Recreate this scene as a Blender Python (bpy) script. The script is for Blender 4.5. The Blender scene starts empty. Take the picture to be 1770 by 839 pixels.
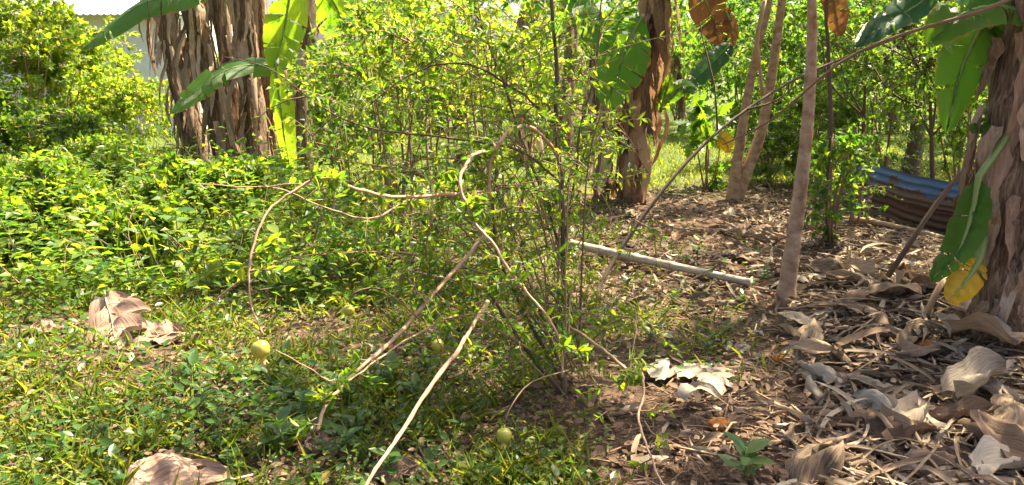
import bpy, math, random
import numpy as np
from mathutils import Vector, Matrix

random.seed(7)
rng = np.random.default_rng(7)
sc = bpy.context.scene
C = sc.collection

# ------------------------------------------------------------------ camera, sky, sun, exposure
PITCH = math.radians(12.4)
CAMZ = 1.6
FPX, CX, CY = 1363.0, 885.0, 419.5
cam = bpy.data.cameras.new('camera')
cam.sensor_width = 36.0
cam.lens = 36.0 * FPX / 1770.0
cam.clip_start = 0.05
cam.clip_end = 600
camo = bpy.data.objects.new('camera', cam)
C.objects.link(camo)
camo.location = (0, 0, CAMZ)
camo.rotation_euler = (math.pi / 2 - PITCH, 0, 0)
sc.camera = camo

SUN_EL, SUN_AZ = math.radians(56), math.radians(50)      # azimuth clockwise from +Y (ahead), towards +X (right)
SUN_DIR = Vector((math.sin(SUN_AZ) * math.cos(SUN_EL), math.cos(SUN_AZ) * math.cos(SUN_EL), math.sin(SUN_EL)))
world = bpy.data.worlds.new('World')
sc.world = world
world.use_nodes = True
wt = world.node_tree
sky = wt.nodes.new('ShaderNodeTexSky')
sky.sky_type = 'NISHITA'
sky.sun_disc = False
sky.sun_elevation = SUN_EL
sky.sun_rotation = SUN_AZ
sky.dust_density = 6.0
sky.air_density = 0.6
sky.ozone_density = 0.4
bg = wt.nodes['Background']
bg.inputs['Strength'].default_value = 0.10
wt.links.new(sky.outputs[0], bg.inputs['Color'])
sun = bpy.data.lights.new('sun', 'SUN')
sun.energy = 5.0
sun.angle = math.radians(0.5)
sun.color = (1.0, 0.88, 0.64)
suno = bpy.data.objects.new('sun', sun)
C.objects.link(suno)
suno.rotation_euler = SUN_DIR.to_track_quat('Z', 'Y').to_euler()
sc.view_settings.view_transform = 'Standard'
sc.view_settings.look = 'None'
sc.view_settings.gamma = 1
sc.view_settings.exposure = 2.2
sc.cycles.max_bounces = 8
sc.cycles.diffuse_bounces = 5
sc.cycles.transmission_bounces = 5
sc.cycles.glossy_bounces = 2

# ------------------------------------------------------------------ helpers
def ray(px, py):
    xc, yc = (px - CX) / FPX, -(py - CY) / FPX
    s, c = math.sin(PITCH), math.cos(PITCH)
    return Vector((xc, c + yc * s, -s + yc * c))

def P(px, py, Y):
    d = ray(px, py)
    t = Y / d.y
    return Vector((d.x * t, Y, CAMZ + d.z * t))

def gz(x, y):
    """ground height (works on arrays)"""
    x = np.asarray(x, float); y = np.asarray(y, float)
    h = 0.035 * np.sin(x * 1.1 + 0.7) * np.cos(y * 0.9) + 0.02 * np.sin(2.3 * x + 1.7 * y) + 0.012 * np.sin(5.1 * x - 3.3 * y + 1)
    h = h + 0.16 * np.exp(-((x - 3.3) / 1.0) ** 2 - ((y - 5.0) / 1.1) ** 2)      # litter mound on the right
    return h

def G(px, py):
    d = ray(px, py)
    z = 0.0
    for _ in range(6):
        t = (z - CAMZ) / d.z
        z = float(gz(d.x * t, d.y * t))
    return Vector((d.x * t, d.y * t, z))

def proj(V):
    V = np.asarray(V, float)
    s, c = math.sin(PITCH), math.cos(PITCH)
    dz = V[..., 2] - CAMZ
    f = V[..., 1] * c - dz * s
    u = V[..., 1] * s + dz * c
    return CX + FPX * V[..., 0] / f, CY - FPX * u / f, f

def tag(o, label=None, cat=None, group=None, kind=None):
    if label: o['label'] = label
    if cat: o['category'] = cat
    if group: o['group'] = group
    if kind: o['kind'] = kind
    return o

def thing(name, loc, label, cat, group=None, rz=0):
    o = bpy.data.objects.new(name, None)
    o.empty_display_size = 0.1
    C.objects.link(o)
    o.location = loc
    o.rotation_euler = (0, 0, rz)
    return tag(o, label, cat, group)

def np_mesh(name, V, F, mat, UV=None, smooth=True):
    """V (n,3); F list of (m,k) int arrays; UV list of per-loop arrays in the order of F"""
    me = bpy.data.meshes.new(name)
    V = np.asarray(V, np.float32)
    F = [np.asarray(f, np.int32) for f in F if len(f)]
    loops = np.concatenate([f.ravel() for f in F])
    tot = np.concatenate([np.full(len(f), f.shape[1], np.int32) for f in F])
    st = np.concatenate([[0], np.cumsum(tot)[:-1]]).astype(np.int32)
    me.vertices.add(len(V)); me.vertices.foreach_set('co', V.ravel())
    me.loops.add(len(loops)); me.loops.foreach_set('vertex_index', loops)
    me.polygons.add(len(tot)); me.polygons.foreach_set('loop_start', st)
    try:
        me.polygons.foreach_set('loop_total', tot)
    except Exception:
        pass
    me.polygons.foreach_set('use_smooth', np.full(len(tot), smooth))
    if UV is not None:
        uv = me.uv_layers.new(name='UVMap')
        uv.data.foreach_set('uv', np.asarray(UV, np.float32)[loops].ravel())
    me.update(calc_edges=True)
    if isinstance(mat, (list, tuple)):
        for m in mat: me.materials.append(m)
    else:
        me.materials.append(mat)
    return me

def link(name, me, parent=None, loc=None):
    o = bpy.data.objects.new(name, me)
    C.objects.link(o)
    if parent is not None: o.parent = parent
    if loc is not None: o.location = loc
    return o

class MB:
    def __init__(s):
        s.V, s.F3, s.F4, s.UV, s.n = [], [], [], [], 0
    def add(s, V, F, UV=None):
        V = np.asarray(V, float); F = np.asarray(F, int)
        if len(F) == 0: return
        (s.F3 if F.shape[1] == 3 else s.F4).append(F + s.n)
        s.V.append(V); s.n += len(V)
        s.UV.append(np.zeros((len(V), 2)) if UV is None else np.asarray(UV, float))
    def mesh(s, name, mat, off=(0, 0, 0), smooth=True):
        V = np.concatenate(s.V) - np.asarray(off, float)
        F = []
        if s.F3: F.append(np.concatenate(s.F3))
        if s.F4: F.append(np.concatenate(s.F4))
        return np_mesh(name, V, F, mat, np.concatenate(s.UV), smooth)
    def build(s, name, mat, parent=None, kind=None, smooth=True):
        off = parent.location if parent is not None and parent.type == 'EMPTY' else (0, 0, 0)
        if parent is not None and parent.type == 'MESH':
            off = parent.parent.location if parent.parent else parent.location
        o = link(name, s.mesh(name, mat, off, smooth), parent)
        if kind: o['kind'] = kind
        return o

def smooth_path(pts, n):
    p = np.asarray(pts, float)
    if len(p) == 2:
        t = np.linspace(0, 1, n)[:, None]
        return p[0] * (1 - t) + p[1] * t
    q = np.vstack([2 * p[0] - p[1], p, 2 * p[-1] - p[-2]])
    seg = len(p) - 1
    out = []
    for u in np.linspace(0, seg, n):
        i = min(int(u), seg - 1); t = u - i
        a, b, c, d = q[i], q[i + 1], q[i + 2], q[i + 3]
        out.append(0.5 * ((2 * b) + (c - a) * t + (2 * a - 5 * b + 4 * c - d) * t * t + (3 * b - a - 3 * c + d) * t ** 3))
    return np.array(out)

def frames(p):
    T = np.gradient(p, axis=0)
    T /= np.linalg.norm(T, axis=1)[:, None] + 1e-9
    a = np.array([0, 0, 1.0]) if abs(T[0][2]) < 0.9 else np.array([1.0, 0, 0])
    N = []
    for t in T:
        a = a - t * a.dot(t); a /= np.linalg.norm(a) + 1e-9
        N.append(a)
    N = np.array(N)
    return T, N, np.cross(T, N)

def tube(mb, pts, r, sides=6, rough=0.0, cap=True):
    p = np.asarray(pts, float); n = len(p)
    r = np.broadcast_to(np.asarray(r, float), (n,))
    T, N, B = frames(p)
    a = np.linspace(0, 2 * np.pi, sides, endpoint=False)
    R = r[:, None] * (1 + rough * rng.uniform(-1, 1, (n, sides)))
    V = p[:, None] + R[..., None] * (np.cos(a)[None, :, None] * N[:, None] + np.sin(a)[None, :, None] * B[:, None])
    V = V.reshape(-1, 3)
    i = np.arange(n - 1)[:, None] * sides; j = np.arange(sides)[None]; k = (j + 1) % sides
    F = np.stack([i + j, i + k, i + sides + k, i + sides + j], -1).reshape(-1, 4)
    L = np.concatenate([[0], np.cumsum(np.linalg.norm(np.diff(p, axis=0), axis=1))])
    UV = np.stack([np.repeat(L, sides), np.tile(a / 6.2832, n)], 1)
    mb.add(V, F, UV)
    if cap:
        o = mb.n - len(V)
        ends = np.array([[0, (q + 1) % sides, q] for q in range(1, sides - 1)])
        e1 = np.array([[0, q + 1, q] for q in range(1, sides - 1)])
        mb.F3.append(e1 + o)
        mb.F3.append(np.array([[0, q, q + 1] for q in range(1, sides - 1)]) + o + (n - 1) * sides)

# leaf templates: (along, side, up), tris
def outline_leaf(ws, ts, fold=0.12, bend=0.10):
    V = [(t, 0, -bend * t * t) for t in ts]; n = len(ts)
    for s in (-1, 1):
        V += [(t, s * w, fold * w - bend * t * t) for t, w in zip(ts, ws)]
    F = []
    for k, s in enumerate((-1, 1)):
        o = n * (k + 1)
        for i in range(n - 1):
            q = [i, i + 1, o + i + 1, o + i]
            if s > 0: q = q[::-1]
            F += [(q[0], q[1], q[2]), (q[0], q[2], q[3])]
    V = np.array(V, float)
    F = [f for f in F if len({tuple(np.round(V[i], 5)) for i in f}) == 3]
    return V, np.array(F)
LEAF2 = (np.array([(0, 0, 0), (.45, .5, .05), (1, 0, -.1), (.45, -.5, .05)]), np.array([(0, 2, 1), (0, 3, 2)]))
LEAF4 = (np.array([(0, 0, 0), (.4, .5, .09), (1, 0, -.12), (.4, -.5, .09), (.45, 0, 0)]), np.array([(0, 4, 1), (4, 2, 1), (0, 3, 4), (3, 2, 4)]))
LEAF8 = outline_leaf([0.02, .36, .5, .36, 0.0], [0, .2, .45, .75, 1.0])
LANCE = outline_leaf([0.03, .45, .42, 0.0], [0, .3, .65, 1.0])
_l = np.linspace(0, 1, 13)
LOBED = outline_leaf(list(np.sin(np.pi * _l ** .8) * (0.5 + 0.0 * _l) * np.where(np.arange(13) % 2 == 1, 1.0, .42)), list(_l), .1, .15)

def unit(a):
    return a / (np.linalg.norm(a, axis=-1, keepdims=True) + 1e-9)

def leaf_axes(D, N):
    D = unit(D); S = unit(np.cross(N, D)); N = np.cross(D, S)
    return D, S, N

def leaves_geo(L, tmpl):
    """L = dict P,D,N,len,wid"""
    D, S, N = leaf_axes(L['D'], L['N'])
    V, F = tmpl
    n, k = len(D), len(V)
    ln, wd = L['len'][:, None, None], L['wid'][:, None, None]
    W = L['P'][:, None] + V[None, :, 0:1] * ln * D[:, None] + V[None, :, 1:2] * wd * S[:, None] + V[None, :, 2:3] * ln * N[:, None]
    FF = F[None] + (np.arange(n) * k)[:, None, None]
    UV = np.tile(V[:, :2], (n, 1))
    return W.reshape(-1, 3), FF.reshape(-1, 3), UV

def add_leaves(mb, L, tmpl):
    if len(L['P']): mb.add(*leaves_geo(L, tmpl))

def mk(Ps, Ds, Ns, ln, wd):
    return dict(P=np.asarray(Ps, float).reshape(-1, 3), D=np.asarray(Ds, float).reshape(-1, 3), N=np.asarray(Ns, float).reshape(-1, 3),
                len=np.asarray(ln, float), wid=np.asarray(wd, float))

def sub(L, idx):
    return {k: v[idx] for k, v in L.items()}

def cat(Ls):
    return {k: np.concatenate([l[k] for l in Ls]) for k in Ls[0]}

def leaf_objs(name, L, me, parent, off):
    D, S, N = leaf_axes(L['D'], L['N'])
    for i in range(len(D)):
        o = link(name, me, parent)
        m = Matrix.Identity(4)
        l, w = L['len'][i], L['wid'][i]
        for r in range(3):
            m[r][0] = D[i][r] * l; m[r][1] = S[i][r] * w; m[r][2] = N[i][r] * l; m[r][3] = L['P'][i][r] - off[r]
        o.matrix_local = m

def biggest(L, n):
    x, y, f = proj(L['P'])
    s = L['len'] / np.maximum(f, .1)
    s[(x < 0) | (x > 1770) | (y < 0) | (y > 839) | (f < .1)] = 0
    idx = np.argsort(-s)
    return idx[:n], idx[n:]

# ------------------------------------------------------------------ materials
def new_mat(name):
    m = bpy.data.materials.new(name); m.use_nodes = True
    nt = m.node_tree; nt.nodes.clear()
    out = nt.nodes.new('ShaderNodeOutputMaterial')
    return m, nt, out

def ramp(nt, cols, src=None):
    r = nt.nodes.new('ShaderNodeValToRGB')
    e = r.color_ramp.elements
    while len(e) < len(cols): e.new(0.5)
    for i, c in enumerate(cols):
        e[i].position = i / (len(cols) - 1); e[i].color = (*c, 1)
    if src is not None: nt.links.new(src, r.inputs[0])
    return r

def rnd(nt):
    g = nt.nodes.new('ShaderNodeNewGeometry'); oi = nt.nodes.new('ShaderNodeObjectInfo')
    a = nt.nodes.new('ShaderNodeMath'); a.operation = 'ADD'
    f = nt.nodes.new('ShaderNodeMath'); f.operation = 'FRACT'
    nt.links.new(g.outputs['Random Per Island'], a.inputs[0]); nt.links.new(oi.outputs['Random'], a.inputs[1])
    nt.links.new(a.outputs[0], f.inputs[0])
    return f.outputs[0]

def noise(nt, scale, detail=4, coord='Object', vec_scale=None, rough=.6):
    tc = nt.nodes.new('ShaderNodeTexCoord')
    n = nt.nodes.new('ShaderNodeTexNoise'); n.inputs['Scale'].default_value = scale; n.inputs['Detail'].default_value = detail
    n.inputs['Roughness'].default_value = rough
    src = tc.outputs[coord]
    if vec_scale:
        mp = nt.nodes.new('ShaderNodeMapping'); mp.inputs['Scale'].default_value = vec_scale
        nt.links.new(src, mp.inputs[0]); src = mp.outputs[0]
    nt.links.new(src, n.inputs['Vector'])
    return n.outputs['Fac']

def mixc(nt, a, b, fac, mode='MIX'):
    m = nt.nodes.new('ShaderNodeMix'); m.data_type = 'RGBA'; m.blend_type = mode
    for s, i in ((a, 6), (b, 7)):
        if isinstance(s, tuple): m.inputs[i].default_value = (*s, 1)
        else: nt.links.new(s, m.inputs[i])
    if isinstance(fac, float): m.inputs[0].default_value = fac
    else: nt.links.new(fac, m.inputs[0])
    return m.outputs[2]

def bump(nt, h, strength=.5, dist=.02):
    b = nt.nodes.new('ShaderNodeBump'); b.inputs['Strength'].default_value = strength; b.inputs['Distance'].default_value = dist
    nt.links.new(h, b.inputs['Height'])
    return b.outputs[0]

def leaf_mat(name, cols, tcol=2.4, trans=.5, rough=.42, ribs=0, spot=None, spec=.32):
    m, nt, out = new_mat(name)
    col = ramp(nt, cols, rnd(nt)).outputs[0]
    nz = noise(nt, 14, 3)
    col = mixc(nt, col, (.10, .10, .02), mathf(nt, nz, .62, .75, .55))
    if spot:
        n2 = noise(nt, spot[0], 3)
        col = mixc(nt, col, spot[1], mathf(nt, n2, spot[2], spot[2] + .08, 1.0))
    pb = nt.nodes.new('ShaderNodeBsdfPrincipled'); pb.inputs['Roughness'].default_value = rough
    pb.inputs['Specular IOR Level'].default_value = spec
    nt.links.new(col, pb.inputs['Base Color'])
    tr = nt.nodes.new('ShaderNodeBsdfTranslucent')
    tm = nt.nodes.new('ShaderNodeMix'); tm.data_type = 'RGBA'; tm.blend_type = 'MULTIPLY'; tm.inputs[0].default_value = 1
    nt.links.new(col, tm.inputs[6]); tm.inputs[7].default_value = (tcol * 1.35, tcol * 1.2, tcol * .35, 1)
    nt.links.new(tm.outputs[2], tr.inputs['Color'])
    if ribs:
        tc = nt.nodes.new('ShaderNodeTexCoord')
        w = nt.nodes.new('ShaderNodeTexWave'); w.inputs['Scale'].default_value = ribs; w.inputs['Distortion'].default_value = .6
        nt.links.new(tc.outputs['UV'], w.inputs['Vector'])
        b = bump(nt, w.outputs['Fac'], .6, .012)
        sp = nt.nodes.new('ShaderNodeSeparateXYZ'); nt.links.new(tc.outputs['UV'], sp.inputs[0])
        ed = nt.nodes.new('ShaderNodeMath'); ed.operation = 'SUBTRACT'; ed.inputs[1].default_value = .5; nt.links.new(sp.outputs['Y'], ed.inputs[0])
        ab = nt.nodes.new('ShaderNodeMath'); ab.operation = 'ABSOLUTE'; nt.links.new(ed.outputs[0], ab.inputs[0])
        ma = nt.nodes.new('ShaderNodeMath'); ma.operation = 'MULTIPLY_ADD'; ma.inputs[1].default_value = .22; nt.links.new(noise(nt, 9, 4), ma.inputs[0]); nt.links.new(ab.outputs[0], ma.inputs[2])
        brown = mathf(nt, ma.outputs[0], .585, .62)
        dark = mixc(nt, col, (.02, .06, .012), mathf(nt, w.outputs['Fac'], .55, 1.0, .35))
        col2 = mixc(nt, dark, (.22, .12, .04), brown)
        nt.links.new(col2, pb.inputs['Base Color']); nt.links.new(col2, tm.inputs[6])
        nt.links.new(b, pb.inputs['Normal'])
    mx = nt.nodes.new('ShaderNodeMixShader'); mx.inputs[0].default_value = trans
    nt.links.new(pb.outputs[0], mx.inputs[1]); nt.links.new(tr.outputs[0], mx.inputs[2])
    nt.links.new(mx.outputs[0], out.inputs[0])
    return m

def mathf(nt, src, lo, hi, top=1.0):
    mr = nt.nodes.new('ShaderNodeMapRange'); mr.inputs['From Min'].default_value = lo; mr.inputs['From Max'].default_value = hi
    mr.inputs['To Max'].default_value = top
    nt.links.new(src, mr.inputs[0])
    return mr.outputs[0]

def solid_mat(name, cols, scale=20, vs=None, rough=.85, bstr=.6, bdist=.01, use_rnd=False, coord='Object', spec=.25, trans=0):
    m, nt, out = new_mat(name)
    n = noise(nt, scale, 6, coord, vs)
    col = ramp(nt, cols, mathf(nt, n, .3, .7)).outputs[0]
    if use_rnd:
        r = rnd(nt)
        col = mixc(nt, col, ramp(nt, cols[::-1] if len(cols) > 1 else cols, r).outputs[0], .6)
    pb = nt.nodes.new('ShaderNodeBsdfPrincipled'); pb.inputs['Roughness'].default_value = rough
    pb.inputs['Specular IOR Level'].default_value = spec
    nt.links.new(col, pb.inputs['Base Color'])
    nt.links.new(bump(nt, n, bstr, bdist), pb.inputs['Normal'])
    if trans:
        tr = nt.nodes.new('ShaderNodeBsdfTranslucent'); nt.links.new(col, tr.inputs['Color'])
        mx = nt.nodes.new('ShaderNodeMixShader'); mx.inputs[0].default_value = trans
        nt.links.new(pb.outputs[0], mx.inputs[1]); nt.links.new(tr.outputs[0], mx.inputs[2]); nt.links.new(mx.outputs[0], out.inputs[0])
    else:
        nt.links.new(pb.outputs[0], out.inputs[0])
    return m

M = {}
M['pom_leaf'] = leaf_mat('pom_leaf', [(.035, .095, .018), (.06, .13, .018), (.10, .16, .02), (.17, .20, .02)], 2.6, .5)
M['weed_leaf'] = leaf_mat('weed_leaf', [(.04, .115, .018), (.075, .15, .02), (.11, .175, .02), (.17, .21, .03)], 2.4, .45)
M['herb_dark'] = leaf_mat('herb_dark', [(.03, .08, .016), (.05, .105, .018), (.075, .125, .02)], 2.2, .35, .35)
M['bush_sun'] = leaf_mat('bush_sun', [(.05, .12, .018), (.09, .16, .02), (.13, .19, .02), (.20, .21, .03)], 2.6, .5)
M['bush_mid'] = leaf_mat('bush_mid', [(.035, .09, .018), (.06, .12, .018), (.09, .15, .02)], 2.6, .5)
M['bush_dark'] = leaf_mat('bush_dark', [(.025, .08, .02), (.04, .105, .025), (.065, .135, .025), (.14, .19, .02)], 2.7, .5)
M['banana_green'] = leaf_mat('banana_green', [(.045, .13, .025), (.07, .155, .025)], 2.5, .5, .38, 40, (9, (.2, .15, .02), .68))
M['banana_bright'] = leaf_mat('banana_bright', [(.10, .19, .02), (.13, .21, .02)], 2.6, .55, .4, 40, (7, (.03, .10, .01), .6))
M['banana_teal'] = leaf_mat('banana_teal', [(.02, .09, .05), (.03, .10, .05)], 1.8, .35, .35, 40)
M['yellow_leaf'] = leaf_mat('yellow_leaf', [(.42, .27, .015), (.5, .33, .02)], 1.5, .35, .5)
M['dry_hang'] = solid_mat('dry_hang', [(.09, .055, .03), (.33, .21, .13), (.66, .50, .37)], 10, (6, 6, 1), .8, .5, .01, True, trans=.2)
M['orange_hang'] = solid_mat('orange_hang', [(.10, .045, .02), (.24, .10, .03), (.36, .17, .05)], 10, (6, 6, 1), .8, .5, .01, True, trans=.3)
M['orange_brown'] = solid_mat('orange_brown', [(.12, .065, .032), (.36, .20, .10), (.56, .36, .21)], 10, (6, 6, 1), .8, .5, .01, True, trans=.3)
M['litter'] = solid_mat('litter', [(.055, .034, .020), (.17, .112, .068), (.34, .25, .165), (.50, .41, .30)], 5, (1, 7, 1), .75, .5, .01, True, 'UV', trans=.12)
M['litter_brown'] = solid_mat('litter_brown', [(.065, .038, .024), (.17, .105, .065), (.30, .20, .13)], 5, (1, 7, 1), .75, .5, .01, True, 'UV', trans=.12)
M['litter_grey'] = solid_mat('litter_grey', [(.12, .092, .062), (.29, .235, .17), (.50, .43, .335)], 4, (1, 9, 1), .75, .6, .01, True, 'UV', trans=.1)
M['fallen'] = solid_mat('fallen', [(.13, .075, .05), (.27, .175, .12), (.36, .25, .175)], 7, (1, 2.5, 1), .7, .4, .01, False, 'UV', trans=.12)
M['stem_tan'] = solid_mat('stem_tan', [(.24, .13, .07), (.42, .26, .15), (.55, .40, .26)], 12, (1, 3, 1), .6, .4, .004, False, 'UV', .35)
M['stem_dark'] = solid_mat('stem_dark', [(.05, .032, .02), (.11, .075, .05), (.18, .13, .09)], 14, (1, 3, 1), .8, .6, .006, False, 'UV')
M['twig'] = solid_mat('twig', [(.10, .065, .04), (.24, .15, .09), (.36, .25, .16)], 14, (1, 3, 1), .8, .5, .004, True, 'UV')
M['bark_pole'] = solid_mat('bark_pole', [(.10, .06, .04), (.25, .16, .10), (.36, .25, .16), (.52, .43, .32)], 9, (1, 3, 1), .8, .8, .012, False, 'UV')
M['bark_smooth'] = solid_mat('bark_smooth', [(.16, .09, .055), (.33, .205, .125), (.42, .285, .185), (.52, .41, .30)], 4, (3.5, .8, 1), .7, .35, .006, False, 'UV')
M['pseudostem'] = solid_mat('pseudostem', [(.05, .03, .018), (.18, .115, .07), (.36, .26, .17)], 9, (7, 7, .8), .85, .9, .03)
M['petiole'] = solid_mat('petiole', [(.10, .17, .03), (.17, .24, .05), (.24, .27, .09)], 9, (1, 6, 1), .45, .3, .004, False, 'UV', .5)
M['bamboo'] = solid_mat('bamboo', [(.20, .16, .10), (.38, .33, .24), (.50, .45, .36)], 7, (1, 3, 1), .55, .3, .004, False, 'UV', .4)
M['pom'] = solid_mat('pom', [(.16, .22, .02), (.33, .34, .035), (.36, .33, .05), (.24, .11, .03)], 40, None, .32, .15, .003, spec=.55)
M['pom_crown'] = solid_mat('pom_crown', [(.45, .34, .06), (.55, .42, .12)], 30, None, .5, .2, .002)
M['wall'] = solid_mat('wall', [(.72, .68, .64), (.82, .78, .74)], 3, None, .9, .2, .004)
M['roof'] = solid_mat('roof', [(.30, .30, .31), (.45, .45, .46)], 4, None, .5, .2, .004)
M['blue_plastic'] = solid_mat('blue_plastic', [(.03, .10, .55), (.04, .14, .62)], 5, None, .4, .1, .002, spec=.5)
M['rock'] = solid_mat('rock', [(.035, .02, .016), (.08, .045, .035)], 12, None, .9, 1, .02)
M['husk'] = solid_mat('husk', [(.16, .05, .015), (.36, .14, .035), (.5, .22, .06)], 25, None, .9, 1, .02)
M['grass'] = leaf_mat('grass', [(.07, .13, .02), (.12, .17, .025), (.22, .21, .06)], 2.2, .4, .5)
M['creeper'] = leaf_mat('creeper', [(.04, .10, .018), (.075, .14, .02), (.11, .16, .026), (.16, .175, .04), (.24, .16, .07)], 2.2, .4, .5)

def ground_mat():
    m, nt, out = new_mat('soil')
    n1 = noise(nt, 1.3, 6); n2 = noise(nt, 22, 8, rough=.7); n3 = noise(nt, 90, 4)
    soil = ramp(nt, [(.045, .026, .018), (.095, .058, .038), (.15, .095, .06), (.22, .15, .10)], mathf(nt, n2, .28, .72)).outputs[0]
    soil = mixc(nt, soil, (.26, .18, .12), mathf(nt, n3, .62, .70, .6))
    soil = mixc(nt, soil, (.055, .07, .02), mathf(nt, n1, .52, .66, .5))
    # moss and worn turf far out
    tc = nt.nodes.new('ShaderNodeTexCoord'); sp = nt.nodes.new('ShaderNodeSeparateXYZ'); nt.links.new(tc.outputs['Object'], sp.inputs[0])
    far = mathf(nt, sp.outputs['Y'], 9.5, 12.0)
    turf = ramp(nt, [(.05, .085, .02), (.09, .13, .03), (.17, .17, .06)], mathf(nt, n2, .3, .7)).outputs[0]
    col = mixc(nt, soil, turf, far)
    pb = nt.nodes.new('ShaderNodeBsdfPrincipled'); pb.inputs['Roughness'].default_value = .95; pb.inputs['Specular IOR Level'].default_value = .15
    nt.links.new(col, pb.inputs['Base Color'])
    ad = nt.nodes.new('ShaderNodeMath'); ad.operation = 'ADD'; nt.links.new(n2, ad.inputs[0]); nt.links.new(n3, ad.inputs[1])
    nt.links.new(bump(nt, ad.outputs[0], .9, .03), pb.inputs['Normal'])
    nt.links.new(pb.outputs[0], out.inputs[0])
    return m
M['soil'] = ground_mat()

def zinc_mat():
    m, nt, out = new_mat('painted_zinc')
    tc = nt.nodes.new('ShaderNodeTexCoord'); sp = nt.nodes.new('ShaderNodeSeparateXYZ'); nt.links.new(tc.outputs['UV'], sp.inputs[0])
    n = noise(nt, 3.2, 5, 'UV', (1, 1.6, 1)); n2 = noise(nt, 30, 5, 'UV', (1, 12, 1))
    a = nt.nodes.new('ShaderNodeMath'); a.operation = 'MULTIPLY_ADD'; a.inputs[1].default_value = .9
    nt.links.new(n, a.inputs[0]); nt.links.new(sp.outputs['Y'], a.inputs[2])
    paint = mathf(nt, a.outputs[0], .98, 1.05)
    blue = ramp(nt, [(.03, .07, .16), (.055, .12, .27), (.13, .19, .29)], mathf(nt, n2, .3, .7)).outputs[0]
    rust = ramp(nt, [(.035, .018, .015), (.085, .038, .026), (.15, .075, .045)], mathf(nt, n2, .3, .7)).outputs[0]
    pb = nt.nodes.new('ShaderNodeBsdfPrincipled'); pb.inputs['Roughness'].default_value = .6
    nt.links.new(mixc(nt, rust, blue, paint), pb.inputs['Base Color'])
    nt.links.new(bump(nt, n2, .4, .004), pb.inputs['Normal'])
    nt.links.new(pb.outputs[0], out.inputs[0])
    return m
M['zinc'] = zinc_mat()

# ------------------------------------------------------------------ setting: ground
def build_ground():
    xs = np.concatenate([np.linspace(-150, -12, 24)[:-1], np.linspace(-12, 12, 161), np.linspace(12, 150, 24)[1:]])
    ys = np.concatenate([np.linspace(-60, 0, 12)[:-1], np.linspace(0, 16, 121), np.linspace(16, 250, 30)[1:]])
    X, Y = np.meshgrid(xs, ys)
    Z = gz(X, Y)
    Z = Z + np.where((np.abs(X) < 12.1) & (Y >= 0) & (Y <= 16), .008 * rng.standard_normal(X.shape), 0)
    V = np.stack([X, Y, Z], -1).reshape(-1, 3)
    nx, ny = len(xs), len(ys)
    i = np.arange(ny - 1)[:, None] * nx; j = np.arange(nx - 1)[None]
    F = np.stack([i + j, i + j + 1, i + nx + j + 1, i + nx + j], -1).reshape(-1, 4)
    o = link('ground', np_mesh('ground', V, [F], M['soil']))
    o['kind'] = 'structure'
build_ground()

# ------------------------------------------------------------------ house far behind on the left
def box(mb, a, b):
    x0, y0, z0 = a; x1, y1, z1 = b
    V = [(x0, y0, z0), (x1, y0, z0), (x1, y1, z0), (x0, y1, z0), (x0, y0, z1), (x1, y0, z1), (x1, y1, z1), (x0, y1, z1)]
    mb.add(V, [(0, 3, 2, 1), (4, 5, 6, 7), (0, 1, 5, 4), (1, 2, 6, 5), (2, 3, 7, 6), (3, 0, 4, 7)])

def house():
    y0 = 20.0
    h = thing('house', (-12, y0, 0), 'pale rendered house glimpsed through gaps in the bushes left of the banana clump', 'house')
    mb = MB()
    x0, x1, zt = -17, -8.3, 2.9
    wins = [(-15.6, -14.4), (-11.7, -10.9)]
    xs = [x0] + [v for w in wins for v in w] + [x1]
    for i in range(0, len(xs) - 1):
        if i % 2 == 0: box(mb, (xs[i], y0, -.2), (xs[i + 1], y0 + .2, zt))
        else:
            box(mb, (xs[i], y0, -.2), (xs[i + 1], y0 + .2, .9)); box(mb, (xs[i], y0, 2.1), (xs[i + 1], y0 + .2, zt))
    box(mb, (x1 - .2, y0 + .2, -.2), (x1, y0 + 6, zt)); box(mb, (x0, y0 + .2, -.2), (x0 + .2, y0 + 6, zt))
    mb.build('wall', M['wall'], h, smooth=False)
    mb = MB()
    n = 60
    for s in range(n):
        pass
    xs = np.linspace(x0 - .5, x1 + .5, 121)
    V = []
    for k, x in enumerate(xs):
        dz = .03 * (k % 2)
        V += [(x, y0 - .6, zt - .05 + dz), (x, y0 + 3.1, zt + 1.3 + dz), (x, y0 + 6.8, zt - .05 + dz)]
    F = []
    for k in range(120):
        a = 3 * k
        F += [(a, a + 3, a + 4, a + 1), (a + 1, a + 4, a + 5, a + 2)]
    mb.add(V, F)
    mb.build('roof', M['roof'], h, smooth=False)
    for w in wins:
        mb = MB()
        box(mb, (w[0], y0 + .04, .9), (w[1], y0 + .10, .97)); box(mb, (w[0], y0 + .04, 2.03), (w[1], y0 + .10, 2.1))
        for x in (w[0], (w[0] + w[1]) / 2 - .03, w[1] - .06): box(mb, (x, y0 + .04, .97), (x + .06, y0 + .10, 2.03))
        f = mb.build('window', M['wall'], h, smooth=False)
        mb = MB(); box(mb, (w[0], y0 + .12, .9), (w[1], y0 + .14, 2.1)); mb.build('pane', M['roof'], f, smooth=False)
    c = thing('barrel', P(70, 235, 15.5), 'blue plastic barrel half hidden in the bushes at the far left', 'barrel')
    b = np.array(c.location); b[2] = float(gz(b[0], b[1])); c.location = b
    mb = MB()
    zz = np.array([0, .05, .28, .31, .34, .58, .61, .64, .86, .9]); rr = np.array([.26, .28, .285, .30, .285, .285, .30, .285, .28, .25])
    tube(mb, [(b[0], b[1], b[2] + z) for z in zz], rr, 16); mb.build('body', M['blue_plastic'], c)
    mb = MB(); tube(mb, [(b[0], b[1], b[2] + z) for z in (.9, .93)], [.255, .25], 16); mb.build('lid', M['blue_plastic'], c)
house()

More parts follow.
